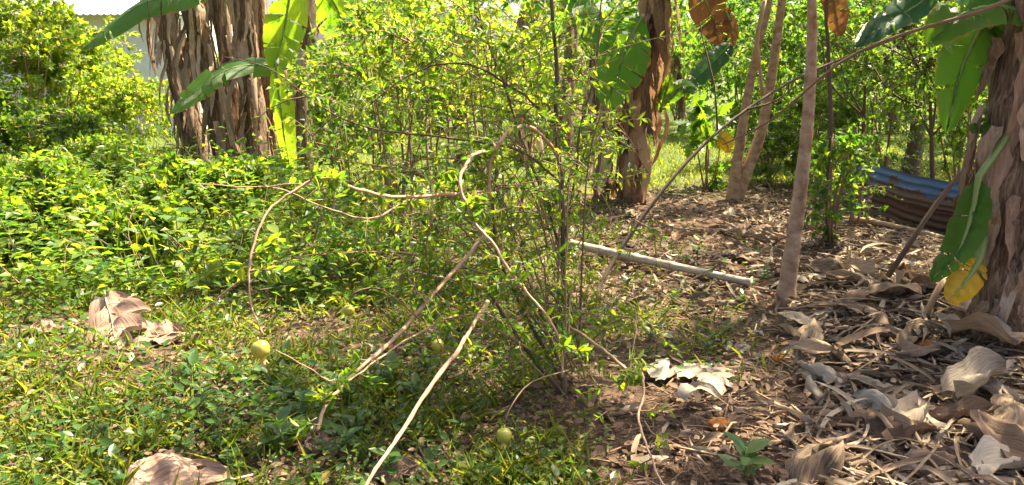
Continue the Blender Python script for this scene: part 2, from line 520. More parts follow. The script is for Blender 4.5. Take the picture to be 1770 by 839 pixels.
# ------------------------------------------------------------------ vegetation builders
def rv(n):
    return unit(rng.standard_normal((n, 3)))

def twig_leaves(base, tip, n, ln, asp, sag=.15, start=.15, up=.6, spread=1.0):
    """leaves along a bent twig; returns path and leaf dict"""
    base, tip = np.asarray(base, float), np.asarray(tip, float)
    L = np.linalg.norm(tip - base)
    mid = (base + tip) / 2 + np.array([0, 0, sag * L]) + rng.standard_normal(3) * .06 * L
    t = np.linspace(0, 1, 5)[:, None]
    path = (1 - t) ** 2 * base + 2 * t * (1 - t) * mid + t * t * tip
    u = rng.uniform(start, 1, n)[:, None]
    pos = (1 - u) ** 2 * base + 2 * u * (1 - u) * mid + u * u * tip
    tan = unit(2 * (1 - u) * (mid - base) + 2 * u * (tip - mid))
    side = unit(np.cross(tan, rv(n)))
    D = unit(tan * .55 + side * spread + np.array([0, 0, -.15]))
    N = unit(rv(n) * .75 + np.array([0, 0, up]))
    l = ln * rng.uniform(.6, 1.25, n)
    return path, mk(pos, D, N, l, l * asp * rng.uniform(.8, 1.2, n))

def bush(name, base, rad, h, n_twig, n_leaf, ln, asp, mat, label, cat_='bush', group=None, tmpl=LEAF4, low=.5, n_parts=0, lean=(0, 0), twigmat='twig', stems=5):
    base = Vector(base); base.z = float(gz(base.x, base.y))
    root = thing(name, base, label, cat_, group)
    b = np.array(base)
    mbs, mbl, Ls = MB(), MB(), []
    hubs = []
    for s in range(stems):
        a = rng.uniform(0, 6.28); rr = rng.uniform(.15, .6)
        top = b + np.array([math.cos(a) * rad * rr + lean[0], math.sin(a) * rad * rr + lean[1], h * rng.uniform(.55, .9)])
        p = smooth_path([b + rng.uniform(-.06, .06, 3) * [1, 1, 0], (b * .6 + top * .4) + rng.standard_normal(3) * .08 * rad, top], 7)
        tube(mbs, p, np.linspace(.008 + .005 * h, .004, 7), 5)
        hubs += list(p[2:])
    hubs = np.array(hubs)
    # lumpy ellipsoid of twig tips
    lump = rv(9); la = rng.uniform(.0, .4, 9)
    for k in range(n_twig):
        d = rv(1)[0]
        d[2] = abs(d[2]) * 1.0 if rng.random() > low else d[2]
        sc_ = 1 + sum(la[i] * max(0, lump[i].dot(d)) ** 6 for i in range(9)) - .18
        q = rng.uniform(.55, 1.0) * sc_
        tip = b + np.array([lean[0], lean[1], h * .5]) + d * np.array([rad, rad, h * .5]) * q
        tip[2] = max(tip[2], b[2] + .08)
        hb = hubs[np.argmin(np.linalg.norm(hubs - tip, axis=1) + rng.uniform(0, .3 * rad, len(hubs)))]
        st = hb + (tip - hb) * .25
        path, L = twig_leaves(st, tip, n_leaf, ln, asp)
        tube(mbs, path[[0, 2, 4]], [.006, .004, .002], 3, cap=False)
        Ls.append(L)
    L = cat(Ls)
    if n_parts:
        i, j = biggest(L, n_parts)
        me = np_mesh('leaf', tmpl[0], [tmpl[1]], mat, tmpl[0][:, :2])
        leaf_objs('leaf', sub(L, i), me, root, b)
        L = sub(L, j)
    add_leaves(mbl, L, tmpl)
    mbs.build('branches', M[twigmat], root, 'stuff'); mbl.build('foliage', mat, root, 'stuff')
    return root

def tree(name, base, h, trunk_r, crown_c, crown_r, n_twig, n_leaf, ln, asp, mat, label, group=None, tmpl=LEAF4, trunk_path=None, bark='stem_dark', limbs=7, cat_='tree', limb0=7):
    base = Vector(base); base.z = float(gz(base.x, base.y)) - .03
    root = thing(name, base, label, cat_, group)
    b = np.array(base)
    cc = b + np.array(crown_c)
    mbt, mbl, mbr = MB(), MB(), MB()
    pts = [b] + [np.array(q) for q in (trunk_path or [])] + [cc]
    p = smooth_path(pts, 14); pf = smooth_path(pts, 66); pf = pf + rng.normal(0, trunk_r * .02, pf.shape)
    tube(mbt, pf, np.linspace(trunk_r, trunk_r * .35, 66) * (1 + .35 * np.exp(-np.arange(66) * .3)) * (1 + .07 * (np.arange(66) % 7 == 3) + rng.normal(0, .012, 66)), 10, .025)
    mbt.build('trunk', M[bark], root)
    hubs = []
    for s in range(limbs):
        st = p[rng.integers(limb0, 13)]
        d = rv(1)[0]; d[2] = abs(d[2]) * .6
        e = cc + d * np.array(crown_r) * .65
        q = smooth_path([st, (st + e) / 2 + rng.standard_normal(3) * .1, e], 7)
        tube(mbr, q, np.linspace(trunk_r * .4, .008, 7), 5); hubs += list(q[2:])
    hubs = np.array(hubs); Ls = []
    lump = rv(12); la = rng.uniform(.0, .55, 12)
    for k in range(n_twig):
        d = rv(1)[0]
        q = rng.uniform(.35, 1.0) * (.8 + sum(la[i] * max(0, lump[i].dot(d)) ** 7 for i in range(12)))
        tip = cc + d * np.array(crown_r) * q
        hb = hubs[np.argmin(np.linalg.norm(hubs - tip, axis=1))]
        st = tip + (hb - tip) * min(1, .7 / (np.linalg.norm(hb - tip) + .01))
        path, L = twig_leaves(st, tip, n_leaf, ln, asp, up=.5)
        tube(mbr, path[[0, 2, 4]], [.008, .005, .003], 3, cap=False); Ls.append(L)
    add_leaves(mbl, cat(Ls), tmpl)
    mbr.build('branches', M[bark], root, 'stuff'); mbl.build('crown', mat, root, 'stuff')
    return root

def ribbon(mb, pts, wid, nrm_hint, fold=.3, ny=3, ragged=.2, twist=0.0):
    """crumpled strip along pts; wid profile array"""
    p = np.asarray(pts, float); n = len(p)
    T = unit(np.gradient(p, axis=0)); N = np.broadcast_to(np.asarray(nrm_hint, float), p.shape)
    S = unit(np.cross(T, N)); N = np.cross(S, T)
    tw = np.linspace(0, twist, n)[:, None]
    S, N = S * np.cos(tw) + N * np.sin(tw), N * np.cos(tw) - S * np.sin(tw)
    c = np.linspace(-1, 1, ny)
    w = np.asarray(wid)[:, None] * (1 + ragged * rng.uniform(-1, 1, (n, ny)))
    V = p[:, None] + S[:, None] * (w * c)[..., None] * .5 + N[:, None] * (w * (np.abs(c) * fold + .12 * rng.uniform(-1, 1, (n, ny))))[..., None] * .5
    i = np.arange(n - 1)[:, None] * ny; j = np.arange(ny - 1)[None]
    F = np.stack([i + j, i + j + 1, i + ny + j + 1, i + ny + j], -1).reshape(-1, 4)
    UV = np.stack([np.repeat(np.linspace(0, 1, n), ny), np.tile(c * .5 + .5, n)], 1)
    mb.add(V.reshape(-1, 3), F, UV)

def banana_leaf(root, mid, W, hint, mat, tears=6, th0=.25, label=None, petiole_r=.018, pet=None, droop=0.0, tip_pow=.75):
    mid = smooth_path([tuple(q) for q in mid], 26)
    T = unit(np.gradient(mid, axis=0)); N = np.broadcast_to(np.asarray(hint, float), mid.shape)
    S = unit(np.cross(T, N)); N = np.cross(S, T)
    n = 26; ts = np.linspace(0, 1, n)
    prof = np.sin(np.pi * np.clip(ts, 0, 1) ** tip_pow) ** .55
    prof[-1] = .03; prof[0] = .15
    mb = MB()
    for s in (-1, 1):
        cuts = sorted(set([0, n - 1] + [int(v) for v in rng.integers(2, n - 2, tears + 2)]))
        for a, b in zip(cuts[:-1], cuts[1:]):
            if b <= a: continue
            idx = np.arange(a, b + 1); k = len(idx)
            th = th0 + rng.normal(0, .16) + droop
            cols = np.linspace(0, 1, 4)
            V, UV = [], []
            cen = (a + b) / 2
            for ii in idx:
                for c in cols:
                    ang = th - (1.1 * droop + .35) * c
                    q = mid[ii] + s * S[ii] * W * .5 * prof[ii] * c * math.cos(ang) + N[ii] * W * .5 * prof[ii] * c * math.sin(ang)
                    q = q + T[ii] * W * .10 * c + rng.normal(0, .004, 3)
                    if len(cuts) > 2: q = q + T[ii] * (cen - ii) / k * .05 * c * W
                    V.append(q); UV.append((ts[ii], .5 + s * c * .5))
            i = np.arange(k - 1)[:, None] * 4; j = np.arange(3)[None]
            F = np.stack([i + j, i + j + 1, i + 4 + j + 1, i + 4 + j], -1).reshape(-1, 4)
            if s > 0: F = F[:, ::-1]
            mb.add(np.array(V), F, UV)
    leaf = mb.build('leaf', mat, root)
    if label: leaf['label'] = label
    mb = MB()
    p = mid if pet is None else np.vstack([smooth_path([tuple(q) for q in pet] + [tuple(mid[0])], 8)[:-1], mid])
    tube(mb, p - np.vstack([N[0:1].repeat(len(p) - n, 0), N])[:len(p)] * .006, np.linspace(petiole_r, .004, len(p)), 6)
    mb.build('midrib', M['petiole'], leaf)
    return leaf

def skirt(root, path, r, n, mat, lmin=.25, lmax=.9, hmin=.1, hmax=1.0, wid=.10, name='dry_sheath', flare=.15):
    for k in range(n):
        t = rng.uniform(hmin, hmax); i = t * (len(path) - 1); i0 = min(int(i), len(path) - 2)
        c = path[i0] * (1 - (i - i0)) + path[i0 + 1] * (i - i0)
        a = rng.uniform(0, 6.28)
        if math.sin(a) > .45 and rng.random() < .7: a = -a           # most of them on the side one can see
        d = np.array([math.cos(a), math.sin(a), 0])
        L = rng.uniform(lmin, lmax); L = min(L, max(.12, c[2] - .05))
        m = 10; u = np.linspace(0, 1, m)
        out = flare * rng.uniform(.2, 1.3)
        pts = c + d * (r * 1.05 + .01 + out * (np.sin(u * np.pi * rng.uniform(.5, 1.0)))[:, None] * L * .8) + np.array([0, 0, -1]) * (u * L)[:, None] \
            + np.cross(d, [0, 0, 1]) * (rng.normal(0, .10) * u * L)[:, None]
        pts = pts + rng.normal(0, .007, pts.shape)
        w = wid * rng.uniform(.4, 1.5) * np.array([.7, .9, 1, 1, 1, .95, .85, .7, .5, .2])
        mb = MB(); ribbon(mb, pts, w, d, rng.uniform(-.9, .9), 4, .10, rng.normal(0, .9))
        mb.build(name, mat, root)

def banana(base_px, pts_px, r0, label, n_skirt, group=None, crown=4, top_h=3.0, leaves=(), skirt_mat='dry_hang', stump=False, wid=.11, Y=None, lmax=.9, flare=.2, name='banana_plant', crown_len=1.5):
    g = G(*base_px) if Y is None else P(base_px[0], base_px[1], Y)
    Yb = g.y
    pts = [np.array((g.x, g.y, float(gz(g.x, g.y)) - .03))] + [np.array(P(px, py, Yb + dy)) for px, py, dy in pts_px]
    root = thing(name, pts[0], label, 'banana stump' if stump else 'banana plant', group)
    if not stump and pts[-1][2] < top_h:
        d = pts[-1] - pts[-2]; d = d / max(d[2], .05)
        d = np.clip(d, -.35, 1)
        pts.append(pts[-1] + d * (top_h - pts[-1][2]))
    path = smooth_path(pts, 18)
    mb = MB()
    rr = r0 * np.linspace(1.1, .68, 18) * (1 + .30 * np.exp(-np.arange(18) * .9)) * (1 + rng.normal(0, .05, 18))
    tube(mb, path, rr, 12, .09)
    mb.build('pseudostem', M['pseudostem'], root)
    skirt(root, path, r0 * .95, int(n_skirt * 1.35), M[skirt_mat], wid=wid, lmax=lmax * 1.15, flare=flare, hmin=.06)
    tip = path[-1]
    for k in range(crown):
        a = 6.28 * k / max(crown, 1) + rng.uniform(-.4, .4)
        d = np.array([math.cos(a), math.sin(a), 0])
        L = crown_len * rng.uniform(.8, 1.2)
        mid = [tip + d * .15 + [0, 0, .2], tip + d * L * .5 + [0, 0, .2 + L * .42], tip + d * L * 1.05 + [0, 0, .1 + L * .12]]
        banana_leaf(root, mid, rng.uniform(.38, .5), (0, 0, 1), M['banana_green'], 9, .3, pet=[tip])
    for f in leaves: f(root)
    return root


# ------------------------------------------------------------------ banana plants
GB = 'banana plants with shaggy brown stems'
def LF(mid, W, hint, mat, **k):
    return lambda root: banana_leaf(root, [P(*q) for q in mid], W, hint, M[mat], **k)

banana((352, 296), [(325, 190, 0), (300, 90, 0), (282, 10, 0)], .185, 'pale shaggy banana stem leaning left, leftmost of the big clump', 34, GB, 3, 2.9, wid=.085,
       leaves=[LF([(400, -50, 10.6), (330, -14, 10.6), (250, 4, 10.5), (190, 45, 10.4), (143, 84, 10.3)], .50, (0, -.6, .8), 'banana_green', tears=4, th0=.1, label='long arching green leaf reaching left')])
banana((404, 318), [(378, 210, 0), (355, 120, 0), (332, 20, 0)], .18, 'dark brown banana stem second from the left in the big clump', 32, GB, 3, 3.0, wid=.085)
banana((415, 300), [(405, 200, 0), (395, 110, 0), (380, 20, 0)], .15, 'slim banana stem in the middle of the big clump, sky showing on its left', 24, GB, 2, 2.9, wid=.08)
banana((450, 316), [(440, 200, 0), (425, 100, 0), (415, 10, 0)], .17, 'brown banana stem in the big clump with a low green leaf at its foot', 30, GB, 3, 3.1, wid=.085,
       leaves=[LF([(500, 118, 10.2), (440, 112, 10.2), (385, 124, 10.1), (335, 160, 10.0), (299, 193, 9.9)], .42, (0, -.7, .7), 'banana_green', tears=4, th0=.1, label='drooping green leaf folded to the left'),
               LF([(432, 292, 10.4), (462, 282, 10.3), (505, 298, 10.2)], .30, (0, -.6, .8), 'banana_green', tears=2)])
banana((482, 306), [(470, 200, 0), (458, 100, 0), (445, 10, 0)], .17, 'banana stem on the right of the big clump behind a hanging yellow green leaf', 28, GB, 2, 3.0, wid=.085,
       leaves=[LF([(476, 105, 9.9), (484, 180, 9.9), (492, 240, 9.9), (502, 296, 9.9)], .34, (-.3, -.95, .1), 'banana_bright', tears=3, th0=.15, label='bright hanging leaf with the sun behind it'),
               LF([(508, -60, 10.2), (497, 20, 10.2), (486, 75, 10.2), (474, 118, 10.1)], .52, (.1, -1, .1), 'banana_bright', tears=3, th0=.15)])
banana((536, 322), [(522, 220, 0), (524, 120, 0), (536, 10, 0)], .085, 'thin bare banana stem standing apart just right of the big clump', 14, GB, 3, 3.0, wid=.08,
       leaves=[LF([(540, -50, 11), (585, 20, 11), (604, 95, 10.9)], .75, (-.1, -1, .1), 'banana_bright', tears=7, th0=.1)])
banana((552, 372), [(549, 345, 0), (546, 322, 0)], .14, 'cut banana stump under an arching tan stem', 12, 'cut banana stumps', 0, stump=True, name='banana_stump', lmax=.4)
banana((800, 300), [(806, 280, 0), (815, 250, 0)], .20, 'sunlit pinkish banana stump behind the pomegranate shrub', 14, 'cut banana stumps', 0, stump=True, name='banana_stump', lmax=.5)

banana((1090, 352), [(1096, 270, 0), (1104, 180, 0), (1114, 100, 0), (1128, 20, 0)], .13, 'banana plant wrapped in hanging orange brown leaves, beside the leaf strewn path', 44, GB, 4, 3.0, skirt_mat='orange_brown', wid=.12, lmax=.8, flare=.19,
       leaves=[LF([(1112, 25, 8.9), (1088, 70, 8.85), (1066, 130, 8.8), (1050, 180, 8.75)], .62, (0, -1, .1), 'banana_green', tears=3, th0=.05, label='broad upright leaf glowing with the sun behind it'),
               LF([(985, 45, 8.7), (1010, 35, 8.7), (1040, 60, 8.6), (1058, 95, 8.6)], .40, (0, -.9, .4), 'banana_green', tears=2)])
banana((1040, 350), [(1042, 310, 0), (1050, 255, 0), (1052, 180, 0)], .10, 'short leafless banana stem left of the one wrapped in orange brown leaves', 18, GB, 0, 1.2, wid=.1, stump=False)
banana((905, 285), [(903, 220, 0), (906, 130, 0), (912, 30, 0)], .14, 'dark banana stem behind the top of the pomegranate shrub', 18, GB, 4, 2.6, crown_len=1.7,
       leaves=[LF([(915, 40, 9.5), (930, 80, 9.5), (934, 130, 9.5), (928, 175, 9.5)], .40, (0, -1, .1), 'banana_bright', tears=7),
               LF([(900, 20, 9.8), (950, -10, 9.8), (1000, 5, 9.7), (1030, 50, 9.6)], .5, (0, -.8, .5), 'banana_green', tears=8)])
banana((725, 225), [(722, 160, 0), (718, 100, 0)], .14, 'banana plant deep in the shrubs left of the dark arching branch', 14, GB, 6, 2.0, crown_len=1.7)
banana((1345, 232), [(1343, 170, 0), (1340, 110, 0)], .15, 'banana plant in dark undergrowth straight behind the twin stemmed tree', 16, GB, 6, 2.1, crown_len=1.9)
banana((975, 262), [(978, 200, 0), (982, 150, 0)], .17, 'brown banana stem directly behind the dark upright pomegranate trunk', 16, GB, 3, 2.6)
banana((1030, 238), [(1030, 190, 0), (1026, 120, 0)], .13, 'distant banana stem with brown skirt on the sunny grass', 18, GB, 6, 1.9, crown_len=1.8)
banana((795, 225), [(797, 170, 0), (803, 110, 0), (808, 40, 0)], .15, 'distant banana stem with one dark brown hanging leaf left of the pomegranate trunk', 14, GB, 6, 2.1, crown_len=1.9,
       leaves=[LF([(800, 115, 12.5), (806, 140, 12.5), (808, 185, 12.5)], .35, (0, -1, 0), 'orange_hang', tears=3, label='dark brown dead leaf')])
banana((660, 235), [(655, 160, 0), (650, 90, 0)], .15, 'distant banana plant with pale broad leaves against the sky', 14, GB, 7, 1.9, crown_len=2.2,
       leaves=[LF([(690, 70, 13), (680, 35, 13), (700, 5, 13), (725, 15, 13)], .8, (0, -.9, .4), 'banana_bright', tears=5)])
banana((1180, 232), [(1178, 180, 0), (1172, 120, 0)], .10, 'young banana plant with bright leaves right of the one wrapped in orange brown leaves', 8, GB, 2, 1.9, crown_len=.8,
       leaves=[LF([(1140, 195, 9.4), (1150, 165, 9.4), (1160, 128, 9.4)], .17, (0, -1, .2), 'banana_bright', tears=1),
               LF([(1150, 178, 9.4), (1178, 150, 9.4), (1204, 158, 9.3)], .22, (0, -.8, .5), 'banana_green', tears=1),
               LF([(1268, 72, 9.6), (1242, 98, 9.6), (1212, 128, 9.6), (1176, 158, 9.6)], .30, (-.4, -.8, .5), 'banana_teal', tears=2, label='dark blue green leaf rising to the right'),
               LF([(1240, 235, 9.0), (1252, 243, 9.0), (1262, 262, 9.0)], .22, (0, -1, .2), 'yellow_leaf', tears=1, label='small yellow leaf')])
banana((1430, 245), [(1428, 190, 0), (1420, 110, 0), (1425, 40, 0)], .17, 'brown banana stem in deep shade behind the slender pole tree', 18, GB, 6, 2.0, crown_len=1.9,
       leaves=[LF([(1440, -40, 7.2), (1444, 10, 7.2), (1452, 62, 7.2)], .22, (0, -1, 0), 'orange_hang', tears=3), LF([(1205, -40, 9.0), (1222, 5, 8.9), (1236, 40, 8.9), (1242, 72, 8.9)], .42, (0, -1, 0), 'orange_hang', tears=4, th0=.1, label='dead orange brown leaf hanging at the top'),
               LF([(1255, 20, 8.9), (1266, 50, 8.9), (1268, 78, 8.9)], .15, (0, -1, 0), 'orange_hang', tears=1)])
banana((1545, 235), [(1540, 160, 0), (1520, 80, 0)], .16, 'brown banana stem far back above the painted zinc sheet', 14, GB, 6, 2.0, crown_len=1.8,
       leaves=[LF([(1640, -40, 7), (1590, 5, 7), (1530, 40, 6.9), (1480, 80, 6.8)], .26, (0, -.7, .6), 'banana_teal', tears=4)])

banana((1752, 575), [(1752, 480, .05), (1748, 380, .1), (1756, 250, .15), (1775, 100, .2)], .20, 'large shaggy banana plant at the right edge, drooping green and yellow leaves at its foot', 64, GB, 3, 2.9, wid=.095, lmax=.6, flare=.15,
       leaves=[LF([(1692, 305, 4.2), (1682, 360, 4.18), (1660, 425, 4.15), (1612, 484, 4.1)], .20, (-.5, -.85, .2), 'banana_green', tears=1, th0=.05, pet=[P(1800, 140, 4.45), P(1745, 230, 4.3)], petiole_r=.022, label='narrow drooping green leaf'),
               LF([(1785, 180, 4.6), (1735, 192, 4.5), (1680, 228, 4.4)], .17, (0, -.5, .85), 'banana_green', tears=1),
               LF([(1735, -30, 4.6), (1700, 40, 4.55), (1662, 120, 4.5), (1638, 222, 4.45)], .30, (-.3, -.9, .3), 'banana_green', tears=2, th0=.1),
               LF([(1800, 40, 4.4), (1730, 10, 4.4), (1660, 25, 4.3), (1610, 70, 4.3)], .30, (0, -.6, .8), 'banana_green', tears=3),
               LF([(1694, 446, 4.2), (1674, 480, 4.15), (1640, 520, 4.1)], .20, (-.1, -1, .25), 'yellow_leaf', tears=0, th0=.2, label='yellow withered leaf folded over', pet=[P(1706, 395, 4.3)], petiole_r=.03),
               LF([(1760, 560, 4.3), (1766, 590, 4.25), (1775, 625, 4.2)], .1, (-.1, -1, .25), 'yellow_leaf', tears=0, th0=.4)])
_r = bpy.data.objects[[o.name for o in C.objects if o.get('label', '').startswith('large shaggy banana')][0]]
mb = MB(); tube(mb, smooth_path([P(1728, 330, 4.6), P(1722, 170, 4.58), P(1712, 60, 4.56), P(1700, -60, 4.5)], 10), np.linspace(.045, .03, 10), 8)
mb.build('petiole', M['petiole'], _r)

# ------------------------------------------------------------------ slender trees on the right
def px_tree(base, pts, r, label, crown_px, crown_r, ntw, nlf, ln, asp, mat, tmpl=LEAF4, bark='bark_smooth', limbs=7):
    g = G(*base)
    path = [P(px, py, g.y + dy) for px, py, dy in pts]
    cc = Vector(crown_px) - g
    cc[2] += .03
    return tree('slender_tree', g, 0, r, cc, crown_r, ntw, nlf, ln, asp, M[mat], label, 'slender trees beside the path', tmpl, path, bark, limbs, 'tree', 12)

px_tree((1357, 522), [(1368, 440, 0), (1382, 340, 0), (1396, 210, 0), (1404, 60, 0), (1407, -60, 0)], .060, 'slender tan pole tree with a straight bare trunk standing in the leaf litter',
        P(1450, -480, 5.9), (2.1, 2.0, 1.1), 330, 15, .11, .45, 'bush_dark')
t2 = px_tree((1266, 347), [(1277, 260, 0), (1288, 190, 0), (1308, 90, 0), (1330, 0, 0)], .075, 'twin stemmed brown tree forking at the ground beyond the leaf strewn path',
             P(1340, -140, 9.8), (2.0, 1.6, 1.0), 190, 14, .13, .45, 'bush_dark')
g2 = G(1272, 347)
mb = MB(); tube(mb, smooth_path([g2 - Vector((0, 0, .03)), P(1290, 300, g2.y), P(1318, 220, g2.y), P(1334, 130, g2.y), P(1352, 0, g2.y), P(1360, -60, g2.y)], 14), np.linspace(.085, .04, 14), 8, .05)
mb.build('trunk', M['bark_smooth'], t2)
mb = MB(); tube(mb, smooth_path([P(1312, 120, g2.y - .2), P(1308, 70, g2.y - .2), P(1322, 0, g2.y - .2)], 6), .025, 6); tube(mb, smooth_path([P(1318, 165, g2.y - .2), P(1313, 115, g2.y - .2), P(1308, 70, g2.y - .2)], 6), .022, 6)
mb.build('side_stem', M['stem_tan'], t2)
px_tree((1432, 425), [(1432, 330, 0), (1436, 200, 0), (1432, 90, 0), (1440, -30, 0)], .028, 'thin dark sapling trunk just behind the slender pole tree', P(1560, -200, 8), (1.8, 1.4, 1.0), 170, 14, .10, .45, 'bush_dark', bark='stem_dark')

def stick_thing(name, pts, r, mat, label, cat_, n=12, sides=7, rough=.06, taper=.7, group=None, side=()):
    p = smooth_path([tuple(q) for q in pts], n)
    root = thing(name, p[0], label, cat_, group)
    mb = MB(); tube(mb, p, np.linspace(r, r * taper, n), sides, rough); mb.build('stem', M[mat], root)
    for q, rr in side:
        mb = MB(); tube(mb, smooth_path([tuple(v) for v in q], 7), np.linspace(rr, rr * .4, 7), 5, .05); mb.build('side_branch', M[mat], root)
    return root

# the dark leaning stem across the path and the dark leaning stick at the right
stick_thing('sapling', [G(1018, 535), P(1060, 452, 5.5), P(1130, 350, 5.7), P(1205, 262, 5.9), P(1290, 190, 6.1), P(1400, 125, 6.3), P(1540, 70, 6.5)], .017, 'stem_dark',
            'long dark stem leaning to the right across the path', 'sapling', 20, taper=.5,
            side=[([P(1290, 190, 6.1), P(1340, 175, 6.0), P(1385, 140, 6.0)], .010), ([P(1240, 228, 6.0), P(1235, 150, 6.0), P(1215, 70, 6.1), P(1210, 40, 6.1)], .009)])
stick_thing('leaning_stick', [G(1515, 505), P(1560, 440, 5.1), P(1620, 350, 5.2), P(1690, 265, 5.3)], .022, 'stem_dark', 'dark dead stick leaning right against the banana plant at the right edge', 'stick', 10, taper=.6)
stick_thing('leaning_stick', [G(1592, 560), P(1612, 520, 4.55), P(1632, 480, 4.65)], .020, 'stem_tan', 'short tan cut stick leaning below the yellow leaf', 'stick', 5, taper=.9)
stick_thing('hanging_branch', [P(1800, -30, 4.2), P(1700, 18, 4.2), P(1560, 60, 4.4), P(1450, 110, 4.6), P(1330, 210, 4.9), P(1250, 250, 5.2)], .012, 'twig', 'thin grey branch slanting across the upper right in front of the slender pole tree', 'branch', 16, taper=.4)

# ------------------------------------------------------------------ pomegranate shrub
pb = G(985, 692)
pom = thing('pomegranate_shrub', pb, 'sprawling pomegranate shrub with long arching tan stems in the centre foreground', 'shrub')
stems = {
    'main': ([(985, 692, None), (978, 560, 3.9), (974, 440, 3.9), (972, 330, 3.95), (966, 250, 4.0), (968, 150, 4.05), (960, 60, 4.1), (952, -60, 4.15), (940, -160, 4.2)], 15, 'stem_dark', .5),
    'arch_left_fruit': ([(835, 330, 3.55), (760, 343, 3.3), (680, 346, 3.1), (620, 330, 2.9), (568, 317, 2.8), (520, 324, 2.75), (474, 352, 2.7), (440, 400, 2.62), (425, 465, 2.55), (430, 530, 2.5), (448, 586, 2.46)], 9, 'stem_tan', .55),
    'front_long': ([(845, 520, 3.3), (822, 565, 3.1), (762, 650, 2.85), (695, 745, 2.6), (650, 815, 2.42), (620, 880, 2.3)], 11, 'stem_tan', 1.0),
    'front_left': ([(838, 410, 3.6), (790, 470, 3.45), (725, 552, 3.2), (645, 628, 2.95), (592, 682, 2.8), (566, 715, 2.72), (556, 742, 2.68)], 10, 'stem_tan', 1.0),
    'arch_pale': ([(862, 275, 3.6), (840, 266, 3.5), (815, 273, 3.4), (798, 305, 3.3), (799, 345, 3.25), (815, 378, 3.2), (850, 415, 3.15), (880, 458, 3.1), (912, 505, 3.05), (950, 552, 3.0), (968, 590, 2.98), (971, 648, 2.95)], 9, 'stem_tan', .7),
    'arch_upper': ([(850, 345, 3.5), (853, 275, 3.5), (868, 240, 3.5), (893, 218, 3.55), (922, 217, 3.6), (950, 240, 3.8), (968, 275, 3.92)], 10, 'stem_tan', .9),
    'right_drop': ([(985, 565, 3.6), (1040, 605, 3.3), (1085, 640, 3.1), (1112, 652, 2.98), (1114, 690, 2.9), (1108, 730, 2.82), (1130, 790, 2.68), (1160, 850, 2.55)], 8, 'stem_tan', .8),
    'dark_arch': ([(966, 212, 4.0), (930, 180, 3.95), (880, 140, 3.9), (830, 114, 3.85), (770, 108, 3.8), (700, 132, 3.75), (640, 180, 3.7)], 7, 'stem_dark', .4),
    'left_twig': ([(1000, 660, None), (840, 560, 3.5), (770, 520, 3.4), (740, 480, 3.35), (736, 420, 3.3), (748, 355, 3.3)], 7, 'stem_tan', .5),
    'left_low': ([(850, 500, 3.5), (700, 470, 3.4), (720, 500, 3.3), (775, 560, 3.2)], 6, 'stem_tan', .6),
    'low_left_long': ([(835, 520, 3.5), (690, 600, 3.1), (600, 660, 2.8), (540, 636, 2.65), (478, 606, 2.5)], 5, 'stem_tan', .6),
    'far_left_twig': ([(870, 330, 3.7), (720, 345, 3.5), (640, 385, 3.3), (560, 370, 3.2), (480, 335, 3.1), (400, 328, 3.05), (322, 322, 3.0)], 5, 'stem_tan', .5),
    'mid_low': ([(850, 470, 3.6), (690, 440, 3.4), (560, 440, 3.2), (490, 450, 3.1), (420, 482, 3.0), (335, 545, 2.9)], 5, 'twig', .6),
    'up_left': ([(960, 300, 3.9), (880, 260, 3.8), (760, 240, 3.7), (640, 225, 3.6), (560, 190, 3.5), (470, 125, 3.4), (390, 100, 3.4)], 6, 'stem_dark', .4),
    'up_mid': ([(978, 480, 3.9), (930, 330, 4.0), (880, 190, 4.1), (830, 50, 4.2), (810, -60, 4.3)], 8, 'stem_dark', .5),
    'up_right': ([(975, 420, 3.9), (1000, 250, 4.0), (1030, 120, 4.1), (1040, -40, 4.2)], 6, 'stem_dark', .5),
    'up_right_arch': ([(972, 330, 3.95), (1010, 270, 4.1), (1050, 250, 4.2), (1110, 253, 4.3)], 5, 'stem_dark', .4),
    'curve_mid': ([(980, 560, 3.8), (900, 500, 3.7), (820, 500, 3.6), (740, 560, 3.5)], 6, 'twig', .5),
    'low_right': ([(980, 640, 3.8), (1040, 560, 3.9), (960, 520, 3.8), (880, 545, 3.6)], 6, 'twig', .5),
    'drop_front': ([(900, 420, 3.4), (860, 520, 3.2), (800, 620, 3.1), (760, 590, 3.1)], 4, 'twig', .6),
    'up_far_left': ([(850, 360, 3.8), (700, 300, 3.8), (560, 270, 3.8), (520, 190, 3.8)], 5, 'twig', .5),
    'small_arch': ([(955, 430, 3.7), (920, 330, 3.6), (870, 325, 3.5), (845, 345, 3.5)], 5, 'twig', .6),
    'prop_stem': ([(985, 680, None), (920, 560, 3.7), (860, 440, 3.65), (850, 350, 3.6), (858, 290, 3.6)], 10, 'stem_dark', .6),
    'prop_stem_low': ([(985, 690, None), (910, 600, 3.65), (848, 505, 3.45)], 10, 'stem_dark', .8),
}
pom_paths = {}
for nm, (pts, w, mt, tp) in stems.items():
    q = [G(a, b) if Y is None else P(a, b, Y) for a, b, Y in pts]
    n = 6 + 5 * len(q)
    p = smooth_path([tuple(v) for v in q], n)
    kk = np.interp(np.arange(n), np.arange(0, n + 6, 6), rng.normal(0, .010, len(np.arange(0, n + 6, 6))))
    p = p + np.stack([kk, 0 * kk, np.roll(kk, 3) * .7], 1) * np.linspace(1, .3, n)[:, None]
    p = p + np.cumsum(rng.normal(0, .0030, p.shape), 0) * np.linspace(1, .4, n)[:, None]
    pom_paths[nm] = p
    r = w * .32 * p[:, 1] / FPX * np.linspace(1.12, tp, n)
    node = 1 + .22 * (rng.random(n) < .22) + rng.normal(0, .04, n)
    mb = MB(); tube(mb, p, r * node, 8, .07)
    o = mb.build('stem', M[mt], pom)
    if mt == 'stem_dark' and nm == 'main': o['label'] = 'dark upright main stem'

